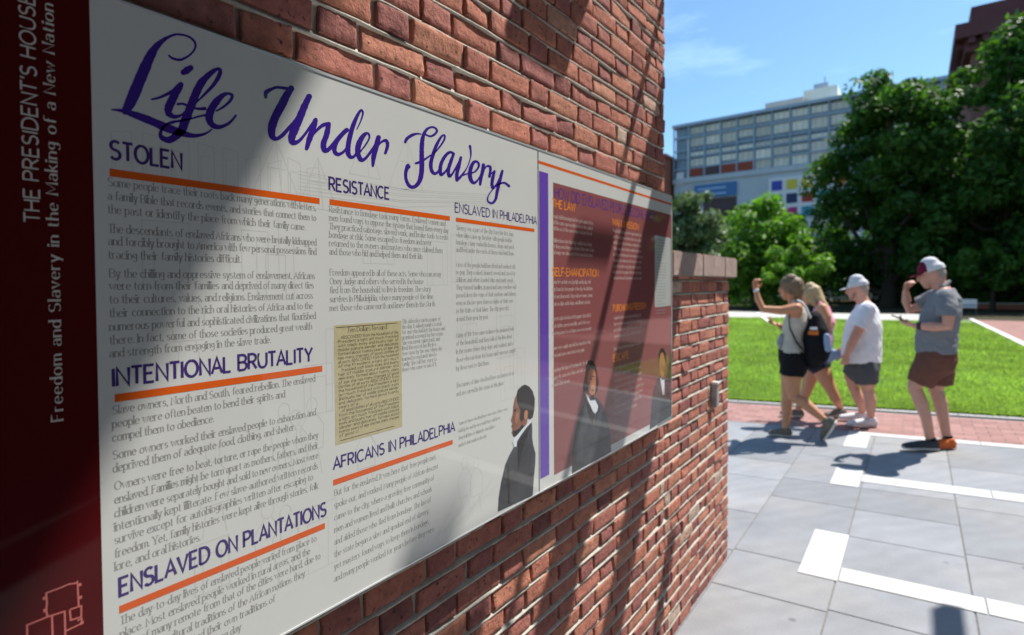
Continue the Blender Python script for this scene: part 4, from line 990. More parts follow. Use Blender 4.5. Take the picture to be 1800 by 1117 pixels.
for j, (za, zb) in enumerate(rowz):
    for i in range(20):
        x0 = XL+i*pitch+.3; x1 = x0+pitch-.6
        if j == 4 and i < 5: continue
        if i == 0 and r.random() < .6: continue
        top = zb; bot = za+(r.choice([0, 0, .2, .6]) if j in (1, 3) else 0)
        MB().box(x0, x1, YB+.30, YB+.5, bot, top, r.random()).build('window_shade', m_shade, ob)
MB().box(XL+3.9, XL+18.3, YB-.05, YB+.55, 27.25, 29.25).build('red_band', m_bred, ob)
MB().box(XL+6.8, XL+11, YB-.12, YB+.5, 27.3, 29.2).build('dark_band', m_bbrn, ob)
MB().box(XL+3.3, XL+3.75, YB-.2, YB+.5, 26.8, 36.3).build('white_mullion', m_bwht, ob)
MB().box(XL+.6, XL+2.4, YB-.3, YB+.5, 25.6, 28.6).build('corner_light', m_bwht, ob)
MB().box(XL-.2, XL+75, YB-.45, YB+.6, 25.9, 27.0).build('ledge', m_bgrey, ob)
x0, z1 = bx(1222, 322); x1, z0 = bx(1295, 347)
sg = MB().box(x0, x1, YB-.6, YB, 21.9, 25.0).build('sign_panel', m_bblue, ob)
for z in (23.9, 22.6): MB().box(x0+.8, x1-2.2, YB-.66, YB-.59, z-.22, z+.22).build('sign_lettering', mat('pale_blue_lettering', (.30, .45, .68), .6, .3), sg)
MB().box(x0+2, x1, YB-.15, YB+.2, 12.0, 21.6).build('dark_bay', m_bbrn, ob)
sx, sz = bx(1352, 318)
gf = MB().box(sx, sx+15.2, YB-.5, YB, 12.6, sz+.3).build('square_frame', m_bwht, ob)
cols = [('blue', (.05, .07, .40)), ('yellow', (.62, .52, .06)), ('amber', (.62, .46, .05)), ('gold', (.55, .42, .05)), ('orange', (.6, .2, .03)), ('green', (.02, .32, .10)), ('navy', (.02, .04, .12)), ('red', (.50, .03, .04)), ('teal', (.03, .3, .35)), ('violet', (.2, .05, .3)), ('salmon', (.6, .16, .10)), ('magenta', (.45, .02, .20)), ('cyan', (.05, .32, .45)), ('lime', (.3, .5, .05)), ('rose', (.6, .1, .2))]
for i, (cn, c) in enumerate(cols):
    cx_, cz_ = sx+.6+(i % 5)*2.95, sz-.3-(i//5)*3.0
    MB().box(cx_, cx_+2.1, YB-.58, YB-.45, cz_-2.1, cz_).build('coloured_square', mat('printed_'+cn, c, .5, .3), gf)
for (pa, pb_, za, zb, ya, m) in ((1345, 1412, ZT+.65, ZT+3.2, YB+4, m_btan), (1412, 1472, ZT+.65, ZT+5.0, YB+6, m_shade), (1430, 1456, ZT+5.0, ZT+6.6, YB+8, m_bdark)):
    MB().box(on_y(pa, 200, ya)[0], on_y(pb_, 200, ya)[0], ya, ya+12, za, zb).build('penthouse', m, ob)
for px, h in ((1450, 1.6), (1398, 0.6), (1403, 1.2)): x = on_y(px, 150, YB+9)[0]; MB().box(x-.12, x+.12, YB+9, YB+9.25, ZT+3, ZT+6.6+h if px > 1420 else ZT+3.5+h).build('mast', m_bdark, ob)

m_rb = mat('far_red_brick', (0.36, 0.13, 0.085), .9, .2, (.8, .2))
rb = thing('brick_tower', 'sliver of a red brick building between the wall end and the glass office block', 'building', (XL-8, 128, 0))
MB().box(XL-16, XL-.8, 126, 150, 0, 32.0).build('wall', m_rb, rb)
for i in range(4):
    for j in range(5): MB().box(XL-15+i*3.7, XL-13.2+i*3.7, 125.9, 126.1, 14+j*3.6, 16.2+j*3.6).build('window', m_bglass, rb)
MB().box(XL-16.3, XL-.5, 125.6, 150, 32.0, 32.8).build('parapet', m_rb, rb)

m_brn = mat('brown_sandstone', (0.22, 0.105, 0.085), .9, .2, (.5, .2)); m_cor = mat('maroon_cornice', (0.13, 0.045, 0.05), .7, .3, (.6, .2))
YC = 60.0; xc, zc = on_y(1709, 62, YC)[0], on_y(1709, 62, YC)[2]
hb = thing('brown_building', 'massive brown building with a deep maroon cornice above the tallest tree', 'building', (xc+10, YC+8, 0))
zt = zc
MB().box(xc, xc+40, YC, YC+22, 0, zt-.4).build('wall', m_brn, hb)
MB().box(xc-.5, xc+40.5, YC-.5, YC+22.5, zt-1.5, zt-.45).build('frieze', m_cor, hb)
MB().box(xc-1.15, xc+41, YC-1.15, YC+23, zt-.44, zt+.75).build('cornice', m_cor, hb)
MB().box(xc-.1, xc+40, YC-.1, YC+22, zt+.76, zt+2.3).build('attic', m_cor, hb)
for i in range(44): MB().box(xc-.3+i*.92, xc+.15+i*.92, YC-1.0, YC-.52, zt-.95, zt-.46).build('dentil', m_cor, hb)
for i in range(24): MB().box(xc-1.0, xc-.52, YC+.2+i*.92, YC+.65+i*.92, zt-.95, zt-.46).build('dentil', m_cor, hb)
for i in range(8):
    for j in range(5): MB().box(xc+1.5+i*4, xc+3.6+i*4, YC-.06, YC+.1, zt-5-j*4.3, zt-2.2-j*4.3).build('window', m_bglass, hb)

lb = thing('horizon_block', 'unseen long block added beyond the unseen trees to hide the bright horizon', 'building', (36, 30, 0))  # out-of-view block added to keep bright horizon out of panel reflections
MB().box(34, 48, -12, 85, 0, 13).build('wall', m_rb, lb)
MB().box(33.6, 48.4, -12.4, 85.4, 13.001, 13.6).build('parapet', m_brn, lb)
for i in range(16):
    for j in range(3): MB().box(33.94, 34.1, -9+i*5.8, -7+i*5.8, 2+j*3.8, 4.4+j*3.8).build('window', m_bglass, lb)
# ------------------------------------------------------------------ small things at the far edge of the lawn
m_paint = [mat('silver_car_paint', (.45, .47, .50), .25, .5, metal=.3, coat=.6), mat('dark_car_paint', (.03, .035, .05), .25, .5, coat=.8), mat('white_car_paint', (.75, .76, .78), .25, .5, coat=.6), mat('blue_car_paint', (.05, .10, .22), .25, .5, coat=.8)]
m_tyre = mat('tyre_rubber', (.02, .02, .02), .9, .2); m_rim = mat('alloy_rim', (.5, .5, .5), .35, .5, metal=.8); m_lamp = mat('lamp_glass', (.7, .7, .7), .1, .5); m_tail = mat('red_tail_lamp', (.5, .02, .02), .2, .5)
def car(px, dep, m, label, flip=1):
    c = at_depth(px, 500, dep); ux = np.array([math.cos(.0), 0, 0]); X0, Y0 = c[0], c[1]
    t = thing('parked_car', label, 'car', (X0, Y0, 0), 'cars parked along the far street')
    prof = [(-2.2, .35), (-2.25, .62), (-2.1, .86), (-1.35, .98), (-.75, 1.42), (.55, 1.46), (1.35, 1.02), (2.1, .95), (2.25, .7), (2.2, .35)]
    V, n = [], len(prof)
    for s, k in ((-.88, 1), (.88, 1)):
        for x, z in prof: V.append((X0+flip*x, Y0+s*(1 if z < 1.1 else .80), z))
    Fc = [tuple(range(n)), tuple(range(2*n-1, n-1, -1))]+[(i, n+i, n+(i+1) % n, (i+1) % n) for i in range(n)]
    mk('body', V, Fc, m, t)
    for xa, xb, xc_, xd in ((-1.2, -.72, -.02, -.05), (.05, .05, .55, 1.2)):
        for s in (-1, 1):
            y = Y0+s*.79; q = [(X0+flip*xa, y+s*.10, 1.0), (X0+flip*xb, y-s*.02, 1.38), (X0+flip*xc_, y-s*.02, 1.40), (X0+flip*xd, y+s*.10, 1.02)]
            mk('window', q+[(a, b-s*.05, c_) for a, b, c_ in q], [(0, 1, 2, 3), (7, 6, 5, 4), (0, 4, 5, 1), (1, 5, 6, 2), (2, 6, 7, 3), (3, 7, 4, 0)], m_bglass, t)
    for x in (-1.4, 1.4):
        for s in (-1, 1):
            y = Y0+s*.80; w = MB().add(*tube([((X0+x, y-.1, .33), .33), ((X0+x, y+.1, .33), .33)], 20, (0, 0), (0, 0, 1))).build('wheel', m_tyre, t)
            MB().add(*tube([((X0+x, y-.11, .33), .2), ((X0+x, y+.11, .33), .2)], 14, (0, 0), (0, 0, 1))).build('rim', m_rim, w)
    for s in (-1, 1):
        MB().box(X0+flip*2.17-.05, X0+flip*2.17+.05, Y0+s*.65-.16, Y0+s*.65+.16, .62, .78, .5, .02).build('headlight', m_lamp, t)
        MB().box(X0-flip*2.2-.05, X0-flip*2.2+.05, Y0+s*.68-.14, Y0+s*.68+.14, .66, .84, .5, .02).build('tail_light', m_tail, t)
car(1352, 47, m_paint[0], 'silver car parked in the shade behind the raised arm of the woman')
car(1478, 45, m_paint[2], 'white car parked in the shade behind the man in the white cap', -1)
car(1575, 47, m_paint[1], 'dark car parked in the shade between the two men')
car(1765, 46, m_paint[3], 'blue car parked in the shade at the right edge', -1)

p = at_depth(1702, 534, 25); sb = thing('notice_sign', 'small pale notice board on posts behind the man in the grey polo shirt', 'sign', (p[0], p[1], 0))
MB().box(p[0]-.31, p[0]+.31, p[1]-.015, p[1]+.015, p[2]-.20, p[2]+.20, .5, .004).build('board', mat('pale_signboard', (.62, .66, .72), .5, .3, (3, .05)), sb)
MB().box(p[0]-.27, p[0]+.27, p[1]-.021, p[1]-.0155, p[2]-.12, p[2]-.04).build('printed_band', mat('blue_grey_print', (.2, .28, .38), .5, .3), sb)
for s in (-.27, .27): MB().box(p[0]+s-.02, p[0]+s+.02, p[1]+.017, p[1]+.05, 0, p[2]+.2).build('post', m_steel, sb)
a, b = at_depth(1692, 500, 33), at_depth(1830, 500, 31)
gw = thing('garden_wall', 'low dark red wall in shade across the end of the brick path', 'wall', (a[0], a[1], 0))
MB().box(a[0], b[0]+4, a[1], a[1]+.3, 0, .32).build('brickwork', m_rb, gw)
MB().box(a[0]-.05, b[0]+4.05, a[1]-.05, a[1]+.35, .32, .40).build('coping', m_conc, gw)
# ------------------------------------------------------------------ people
m_skin = [mat('warm_skin', (0.58, 0.28, 0.165), .5, .35, (18, .08)), mat('tanned_skin', (0.54, 0.25, 0.135), .5, .35, (18, .08)), mat('fair_reddish_skin', (0.62, 0.32, 0.235), .5, .35, (18, .08))]  # even skin colours, one per complexion
def cloth(n, c, **k): return mat(n, c, .9, .15, (25, .08), bump=(60, .25, .004), **k)
m_beige, m_black, m_pink, m_navy = cloth('beige_knit', (.50, .46, .39)), cloth('black_cloth', (.012, .012, .014)), cloth('pink_cloth', (.72, .33, .44)), cloth('navy_cloth', (.025, .03, .06))
m_wtee, m_gsh, m_polo, m_bsh = cloth('white_cotton', (.86, .85, .90)), cloth('grey_cloth', (.10, .10, .11)), cloth('grey_polo_cotton', (.22, .225, .24)), cloth('brown_cloth', (.17, .075, .055))
m_mar_c, m_wcap, m_bag = cloth('maroon_cap_cloth', (.16, .012, .035)), cloth('white_cap_cloth', (.68, .68, .70)), cloth('pale_blue_bag_cloth', (.27, .36, .52))
m_hair1, m_hair2, m_hair3 = [mat(n, c, .5, .4, (30, .3), bump=(140, .8, .006)) for n, c in (('brown_grey_hair', (.19, .125, .07)), ('blonde_hair', (.46, .34, .18)), ('short_grey_hair', (.34, .29, .25)))]
m_shoe_g, m_shoe_w, m_shoe_d, m_shoe_o = mat('grey_shoe', (.16, .145, .12), .8, .2, (40, .3)), mat('white_shoe', (.66, .66, .68), .6, .3, (30, .08)), mat('dark_shoe', (.05, .055, .06), .8, .2, (40, .3)), mat('orange_shoe', (.62, .13, .03), .7, .3, (30, .1))
m_sole = mat('pale_sole', (.55, .53, .5), .8, .2); m_eye = mat('dark_eye', (.02, .015, .012), .2, .5); m_plast = mat('black_plastic', (.012, .012, .014), .25, .5); m_paper = mat('white_paper', (.75, .75, .74), .8, .2)
FOOT = 0.0
def fingers(w, d, n, L=.175, curl=(20, 30, 25), spread=.0, thumb=1, base=0):
    """palm + five separate fingers as tubes: w wrist, d hand direction, n palm normal (the side the fingers close to)"""
    w, d, n = [np.asarray(q, float) for q in (w, d, n)]; d = d/np.linalg.norm(d); n = n-d*np.dot(n, d); n /= np.linalg.norm(n); s = np.cross(d, n)
    T = [tube([(w-d*.01, .022, .026), (w+d*.03, .017, .034), (w+d*.07, .015, .039), (w+d*.092, .011, .036)], 12, lat=s)]
    for i, (o, l) in enumerate(((-.029, .86), (-.0097, 1.0), (.0097, .95), (.029, .76))):
        a = w+d*.085+s*o; ang = base; ch = [(a-d*.015, .0095), (a, .0092)]
        for k, f in enumerate((.042, .028, .022)):
            ang += curl[k]; dv = d*math.cos(math.radians(ang))+n*math.sin(math.radians(ang))+s*o*3*spread
            a = a+dv*f*l; ch.append((a, .0088-.0012*k))
        T.append(tube(ch, 8))
    a = w+d*.03-s*.03*thumb; ch = [(w+d*.02-s*.015*thumb, .013), (a, .012)]
    for dv, f in ((d*.6-s*.6*thumb+n*.35, .032), (d*.85-s*.2*thumb+n*.5, .028)):
        a = a+dv*f; ch.append((a, .0095))
    T.append(tube(ch, 8)); return T
def head_tubes(c, s=1.0, fwd=(-1, 0, 0), tilt=0.0, neck=None, beard=False):
    """head volumes round centre c (mid skull), facing -X turned by tilt (chin down)"""
    c = np.asarray(c, float); f = np.array([-math.cos(tilt), 0, -math.sin(tilt)]); u = np.array([-math.sin(tilt), 0, math.cos(tilt)]); l = np.array([0, 1.0, 0])
    q = lambda a, b, y=0.0: c+(f*a+u*b+l*y)*s
    T = [tube([(q(-.012, -.055), .078*s, .066*s), (q(-.012, .0), .094*s, .075*s), (q(-.010, .045), .088*s, .072*s), (q(-.008, .075), .06*s, .052*s)], 18),
         tube([(q(.045, .02), .05*s, .058*s), (q(.05, -.03), .045*s, .055*s), (q(.048, -.075), .042*s, .045*s), (q(.058, -.105), .024*s, .027*s)], 16),
         tube([(q(.098, .012), .009*s), (q(.112, -.018), .012*s), (q(.114, -.033), .0135*s), (q(.098, -.041), .011*s)], 10),
         tube([(q(.086, .028, -.032), .010*s), (q(.094, .030, 0), .009*s), (q(.086, .028, .032), .010*s)], 8),
         tube([(q(.088, -.063, -.017), .008*s), (q(.096, -.062, 0), .0095*s), (q(.088, -.063, .017), .008*s)], 8),
         tube([(q(.085, -.078, -.014), .008*s), (q(.093, -.077, 0), .009*s), (q(.085, -.078, .014), .008*s)], 8),
         tube([(q(.080, -.103, -.006), .014*s), (q(.080, -.103, .006), .014*s)], 8)]
    for y in (-1, 1): T.append(tube([(q(-.012, -.035, .071*y), .012*s, .008*s), (q(-.018, -.005, .078*y), .021*s, .008*s), (q(-.016, .018, .076*y), .014*s, .007*s)], 10))
    return T, q
def shoe_tubes(heel, toe, z, h=.085, w=.042):
    heel, toe = np.array([heel[0], heel[1], z]), np.array([toe[0], toe[1], z]); d = toe-heel; u = np.array([0, 0, 1.0]); l = np.cross(u, d/np.linalg.norm(d))
    return [tube([(heel+u*.045+d*.06, .043, .034), (heel+u*.045+d*.3, .046, .038), (heel+u*.042+d*.5, .040, .042), (heel+u*.034+d*.75, .030, w+.004), (heel+u*.028+d*.92, .023, w-.006)], 14, lat=l),
            tube([(heel+u*.05+d*.12, .036, .036), (heel+u*h+d*.14, .034, .033)], 12, (1, 0), lat=l)], tube([(heel+u*.014+d*.02, .014, .036), (heel+u*.014+d*.3, .014, .038), (heel+u*.014+d*.72, .014, w+.006), (heel+u*.014+d*.96, .014, w-.008)], 14, lat=l)

class Fig:
    def __init__(s, label, Y, conv, group='people walking past the lawn'):
        s.Y = Y; s.conv = conv
    def J(s, x, y, dy=0.0): return on_y(*s.conv(x, y), s.Y+dy)
    def G(s, x, y): return on_g(*s.conv(x, y))
    def start(s, label, base):
        s.t = thing('person', label, 'person', (base[0], base[1], float(gz(base[0], base[1]))), 'people walking past the lawn'); return s.t
def eyes(q, m, t, s=1.0):
    for y in (-1, 1): MB().add(*tube([(q(.078, .010, .031*y), .0085*s), (q(.0865, .010, .029*y), .0085*s)], 8)).build('eye', m_eye, t, True)

# --- woman with the black backpack
f = Fig('', 6.27, lambda x, y: (1300+x/3.103, 440+y/3.103)); J = f.J
gA0, gA1 = f.G(276, 1022), f.G(158, 1016)       # far foot, flat
zA = float(gz(*((gA0+gA1)/2)[:2]))+.010
t = f.start('woman in a beige tank top and black shorts raising one hand', (gA0+gA1)/2)
shp = shoe_tubes(gA0, gA1, zA)
hipF, hipN = J(290, 590, .085), J(292, 590, -.085)
kneeF, ankF = J(262, 790, .06), np.array([gA0[0]-.045, gA0[1], zA+.10]); kneeN, ankN = J(296, 800, -.10), J(462, 925, -.14)
headc = J(281, 205, 0); hd_, q = head_tubes(headc, 1.0, tilt=.05)
shN, shF = J(312, 318, -.165), J(315, 315, .165)
elN, wrN = J(128, 322, -.25), J(90, 222, -.24); elF, wrF = J(235, 445, .20), J(215, 408, .16)
body = hd_+[tube([(J(300, 300), .058), (J(288, 255), .05), (J(285, 225), .052)], 14),
  tube([(J(308, 300), .05, .10), (J(312, 330), .085, .165), (J(318, 385), .115, .15), (J(296, 470), .095, .128), (J(296, 570), .135, .165), (J(296, 625), .12, .155)], 20),
  tube([(hipF, .10), (J(272, 690, .075), .088), (kneeF, .06), (J(256, 850, .055), .056), (J(258, 890, .05), .05), (ankF, .034)], 14), tube([(hipN, .10), (J(285, 700, -.09), .088), (kneeN, .060), (J(345, 828, -.11), .060), (J(390, 865, -.12), .052), (ankN, .034)], 14),
  tube([(shN, .056), (J(225, 330, -.21), .044), (elN, .038), (J(100, 268, -.245), .034), (wrN, .024)], 12), tube([(shF, .056), (J(270, 385, .20), .044), (elF, .038), (wrF, .026)], 12)]
body += fingers(wrN, J(84, 150, -.24)-wrN, (.6, -.5, 0), curl=(35, 55, 40), thumb=-1)
wp = J(195, 400, .10); body += fingers(wrF, wp-wrF+np.array([-.03, 0, 0]), (0, -.4, 1), curl=(30, 30, 20), thumb=1)
blob('body', body, m_skin[1], t); eyes(q, m_eye, t)
blob('hair', [tube([(q(-.005, -.005), .098, .086), (q(-.005, .055), .099, .086), (q(0, .085), .07, .062)], 16), tube([(q(-.05, .04), .07, .08), (q(-.06, -.03), .066, .082), (q(-.055, -.095), .045, .07), (q(-.05, -.12), .022, .05)], 14), tube([(q(.05, .085), .035, .06), (q(.082, .055), .022, .05), (q(.092, .03), .014, .045)], 12),
     tube([(q(.0, .0, -.07), .03, .018), (q(-.01, -.06, -.07), .024, .016)], 10)], m_hair1, t, .006, 3, .004, 30)
top = [tube([(J(308, 318), .085, .10), (J(312, 345), .106, .150), (J(316, 385), .128, .160), (J(300, 440), .115, .15), (J(294, 490), .112, .150), (J(296, 552), .148, .178)], 22, (0, 0)),
       tube([(J(300, 285, -.095), .022, .03), (J(312, 330, -.11), .06, .035)], 10), tube([(J(300, 285, .095), .022, .03), (J(312, 330, .11), .06, .035)], 10)]
blob('tank_top', top, m_beige, t, .007, 2, .008, 12)
blob('shorts', [tube([(J(296, 540), .146, .176), (J(296, 590), .150, .182), (J(296, 640), .13, .17)], 20, (0, 1)), tube([(hipF, .115), (J(274, 682, .078), .105)], 16, (1, 0)), tube([(hipN, .115), (J(288, 684, -.088), .108)], 16, (1, 0))], m_black, t, .007, 3, .004, 16)
toe = f.G(450, 1042); zB = float(gz(*toe[:2])); hb_ = J(512, 936, -.14); tb = np.array([toe[0], toe[1]+.02, zB+.035])
dF = tb-hb_
blob('shoe', shp[0], m_shoe_g, t, .006, 2); MB().add(*shp[1]).build('sole', m_sole, t, True)
blob('shoe', [tube([(hb_+np.array([-.02, 0, .01]), .036, .036), (hb_+dF*.35+np.array([-.02, 0, .01]), .040, .04), (hb_+dF*.7+np.array([-.012, 0, .006]), .032, .045), (tb, .024, .036)], 14), tube([(ankN, .035), (hb_+dF*.25, .036)], 12)], m_shoe_g, t, .006, 2)
MB().add(*tube([(hb_+np.array([.018, 0, -.006]), .013, .036), (hb_+dF*.5+np.array([.020, 0, -.014]), .013, .043), (tb+np.array([.012, 0, -.018]), .012, .036)], 12)).build('sole', m_sole, t, True)
MB().add(*tube([(wrN+(J(92, 226, -.24)-wrN)-np.array([0, 0, .004]), .029), (wrN+np.array([0, 0, .022]), .028)], 14, (0, 0))).build('bracelet', m_paper, t, True)
blob('belt_bag', [tube([(J(232, 470, -.08), .03, .05), (J(226, 498, -.06), .04, .09), (J(228, 520, -.04), .03, .08)], 14)], cloth('pale_grey_nylon', (.30, .31, .33)), t, .007, 3)
# backpack
bp = thing('backpack', 'black backpack with an orange patch worn by the woman in the beige top', 'backpack', tuple(J(420, 600)))
blob('pack', [tube([(J(408, 372), .075, .11), (J(415, 430), .115, .145), (J(418, 520), .125, .155), (J(412, 590), .105, .15), (J(405, 612), .08, .13)], 20)], m_black, bp, .008, 3, .005, 14)
blob('front_pocket', [tube([(J(462, 485), .05, .10), (J(466, 540), .06, .115), (J(458, 590), .045, .10)], 16)], m_black, bp, .008, 3, .003, 14)
def strap(pts, r=(.006, .020)): return MB().add(*tube([(p, *r) for p in pts], 10))
for s in (-1, 1): strap([J(395, 372, s*.11), J(350, 290, s*.115), J(322, 272, s*.11), J(296, 300, s*.115), J(270, 370, s*.125), J(275, 430, s*.145), J(310, 500, s*.155), J(355, 555, s*.14)], (.0065, .021)).build('shoulder_strap', m_black, bp, True)
strap([J(385, 368, -.128), J(362, 315, -.132), J(340, 284, -.134), J(318, 276, -.13)], (.012, .027)).build('strap_pad', mat('pale_strap_pad', (.50, .50, .50), .8, .2), bp, True)
MB().box(*(lambda c: (c[0]-.06, c[0]+.03, c[1]-.012, c[1]+.006, c[2]-.02, c[2]+.02))(J(412, 452, -.150)), .5, .004).build('orange_patch', mat('orange_patch_cloth', (.62, .16, .03), .8, .2), bp)
MB().box(*(lambda c: (c[0]-.045, c[0]+.02, c[1]-.010, c[1]+.006, c[2]-.013, c[2]+.013))(J(412, 428, -.145)), .5, .003).build('white_patch', m_paper, bp)
blob('side_bottle', [tube([(J(476, 470, -.13), .03), (J(478, 505, -.13), .032), (J(482, 540, -.13), .03)], 12)], m_bag, bp, .007, 2)
pc = J(135, 372, .10)
pp = thing('folded_leaflet', 'white folded leaflet held in the lowered hand of the woman with the backpack', 'leaflet', tuple(pc))
dv = J(104, 348, .10)-J(172, 398, .10); dv /= np.linalg.norm(dv); nv = np.cross(dv, (0, 1, 0)); lv = np.array([0, 1.0, 0])
V = [pc+dv*a+lv*b+nv*c for c in (-.002, .002) for a, b in ((-.10, -.055), (.10, -.055), (.10, .055), (-.10, .055))]
mk('sheet', V, [(0, 3, 2, 1), (4, 5, 6, 7), (0, 1, 5, 4), (1, 2, 6, 5), (2, 3, 7, 6), (3, 0, 4, 7)], m_paper, pp)

# --- blonde woman in pink
f = Fig('', 7.27, lambda x, y: (1300+x/3.103, 440+y/3.103)); J = f.J
g0, g1 = f.G(345, 918), f.G(290, 914); k0, k1 = f.G(575, 912), f.G(496, 918)
g1 = g0+(g1-g0)/np.linalg.norm(g1-g0)*.25; k1 = k0+(k1-k0)/np.linalg.norm(k1-k0)*.26
zA, zB = float(gz(*g0[:2]))+.012, float(gz(*k0[:2]))+.012
t = f.start('woman with long blonde hair in a pink top walking behind the one with the backpack', (g0+k0)/2)
headc = J(392, 238); hd_, q = head_tubes(headc, .98, tilt=.18)
hipN, hipF = J(418, 610, -.085), J(418, 610, .085)
shN, shF = J(452, 315, -.155), J(440, 315, .155); elN, wrN = J(484, 420, -.2), J(470, 505, -.2); elF, wrF = J(400, 430, .19), J(350, 440, .16)
body = hd_+[tube([(J(436, 300), .055), (J(408, 268), .048), (J(398, 250), .05)], 14), tube([(J(446, 300), .05, .09), (J(450, 330), .085, .15), (J(455, 390), .112, .145), (J(440, 470), .095, .125), (J(430, 560), .13, .16), (J(424, 620), .12, .15)], 20),
  tube([(hipF, .10), (J(385, 690, .08), .085), (J(365, 765, .07), .062), (J(345, 815, .06), .056), (np.array([g0[0]-.05, g0[1], zA+.1]), .035)], 14),
  tube([(hipN, .10), (J(462, 690, -.08), .088), (J(496, 755, -.08), .062), (J(522, 808, -.08), .056), (np.array([k0[0]-.05, k0[1], zB+.1]), .035)], 14),
  tube([(shN, .055), (J(478, 365, -.19), .045), (elN, .038), (wrN, .026)], 12), tube([(shF, .055), (elF, .04), (wrF, .026)], 12)]
body += fingers(wrN, (-.1, 0, -1), (-.6, .4, 0), curl=(35, 45, 30), thumb=1)+fingers(wrF, (-1, 0, .1), (0, -.3, 1), curl=(25, 35, 25), thumb=1)
blob('body', body, m_skin[0], t); eyes(q, m_eye, t)
blob('hair', [tube([(q(-.01, .0), .096, .084), (q(-.008, .055), .097, .085), (q(0, .083), .065, .06)], 16), tube([(q(-.05, .03), .06, .08), (q(-.075, -.06), .05, .085), (q(-.10, -.14), .042, .085), (q(-.13, -.22), .03, .07), (q(-.15, -.27), .015, .04)], 14), tube([(q(.03, .03, -.07), .035, .016), (q(.01, -.05, -.075), .04, .016), (q(-.02, -.13, -.075), .03, .014)], 10), tube([(q(.05, .08), .03, .055), (q(.085, .05), .018, .05)], 10)], m_hair2, t, .006, 3, .004, 26)
blob('pink_top', [tube([(J(446, 310), .08, .10), (J(450, 340), .10, .148), (J(456, 390), .126, .155), (J(446, 450), .118, .148), (J(436, 520), .135, .165), (J(430, 575), .148, .175)], 22, (0, 0)), tube([(J(440, 290, -.09), .022, .028), (J(448, 335, -.10), .05, .03)], 10), tube([(J(440, 290, .09), .022, .028), (J(448, 335, .10), .05, .03)], 10)], m_pink, t, .007, 3, .004, 16)
blob('shorts', [tube([(J(430, 555), .14, .172), (J(424, 610), .145, .178)], 20, (0, 1)), tube([(hipF, .115), (J(398, 648, .08), .105)], 16, (1, 0)), tube([(hipN, .115), (J(448, 650, -.085), .108)], 16, (1, 0))], m_navy, t, .007, 3, .004, 16)
for a, b, z in ((g0, g1, zA), (k0, k1, zB)):
    sh = shoe_tubes(a, b, z); blob('shoe', sh[0], m_shoe_g, t, .006, 2); MB().add(*sh[1]).build('sole', m_sole, t, True)
bg_ = thing('shoulder_bag', 'pale blue cloth bag hanging at the hip of the blonde woman', 'bag', tuple(J(480, 600, -.2)))
blob('pouch', [tube([(J(436, 592, -.24), .03, .02), (J(470, 585, -.24), .06, .045), (J(505, 572, -.24), .085, .05), (J(525, 578, -.24), .07, .04), (J(536, 592, -.24), .03, .02)], 16)], m_bag, bg_, .008, 3, .006, 16)
strap([J(505, 535, -.24), J(512, 470, -.21), J(480, 360, -.19), J(455, 296, -.12), J(430, 330, -.02)], (.005, .012)).build('shoulder_strap', m_bag, bg_, True)

# --- man in the white T-shirt
f = Fig('', 7.07, lambda x, y: (1460+x/2.938, 440+y/2.938)); J = f.J
g0, g1 = f.G(236, 918), f.G(112, 918); k0, k1 = f.G(188, 888), f.G(112, 886)
g1 = g0+(g1-g0)/np.linalg.norm(g1-g0)*.29; k1 = k0+(k1-k0)/np.linalg.norm(k1-k0)*.28
zA, zB = float(gz(*g0[:2]))+.012, float(gz(*k0[:2]))+.012
t = f.start('heavy set man in a white T-shirt, white cap and grey shorts', (g0+k0)/2)
headc = J(140, 198); hd_, q = head_tubes(headc, 1.0, tilt=.16)
hipN, hipF = J(178, 605, -.10), J(140, 605, .10)
shN, shF = J(188, 305, -.20), J(175, 305, .20); elN, wrN = J(124, 448, -.26), J(84, 535, -.24); elF, wrF = J(110, 430, .26), J(70, 500, .24)
body = hd_+[tube([(J(178, 290), .068), (J(160, 250), .062), (J(150, 222), .062)], 14), tube([(J(182, 290), .07, .12), (J(182, 330), .11, .195), (J(170, 400), .145, .185), (J(160, 480), .165, .19), (J(160, 560), .155, .19), (J(160, 620), .13, .175)], 20),
  tube([(hipF, .11), (J(112, 662, .10), .082), (J(118, 706, .1), .056), (J(145, 768, .1), .057), (J(164, 815, .1), .045), (np.array([k0[0]-.05, k0[1], zB+.1]), .034)], 14),
  tube([(hipN, .11), (J(188, 685, -.1), .082), (J(192, 722, -.1), .056), (J(206, 775, -.1), .058), (J(208, 830, -.1), .044), (np.array([g0[0]-.05, g0[1], zA+.1]), .034)], 14),
  tube([(shN, .06), (J(158, 385, -.25), .052), (elN, .045), (J(104, 490, -.255), .042), (wrN, .029)], 12), tube([(shF, .06), (elF, .046), (wrF, .03)], 12)]
body += fingers(wrN, (-.15, 0, -1), (-.3, .6, 0), curl=(30, 40, 30), thumb=1)+fingers(wrF, (-.3, 0, -1), (-.3, -.6, 0), curl=(30, 40, 30), thumb=-1)
blob('body', body, m_skin[2], t); eyes(q, m_eye, t)
blob('hair', [tube([(q(-.048, .01), .056, .078), (q(-.058, -.035), .046, .070), (q(-.062, -.065), .02, .05)], 14)], m_hair3, t, .006, 3, .002, 40)
blob('beard', [tube([(q(.03, -.055, -.052), .022, .012), (q(.06, -.098, -.03), .015, .012), (q(.085, -.115, 0), .012, .016), (q(.06, -.098, .03), .015, .012), (q(.03, -.05, .055), .022, .012)], 10)], mat('short_reddish_beard', (.33, .20, .14), .7, .2, (60, .3)), t, .006, 2, .002, 40)
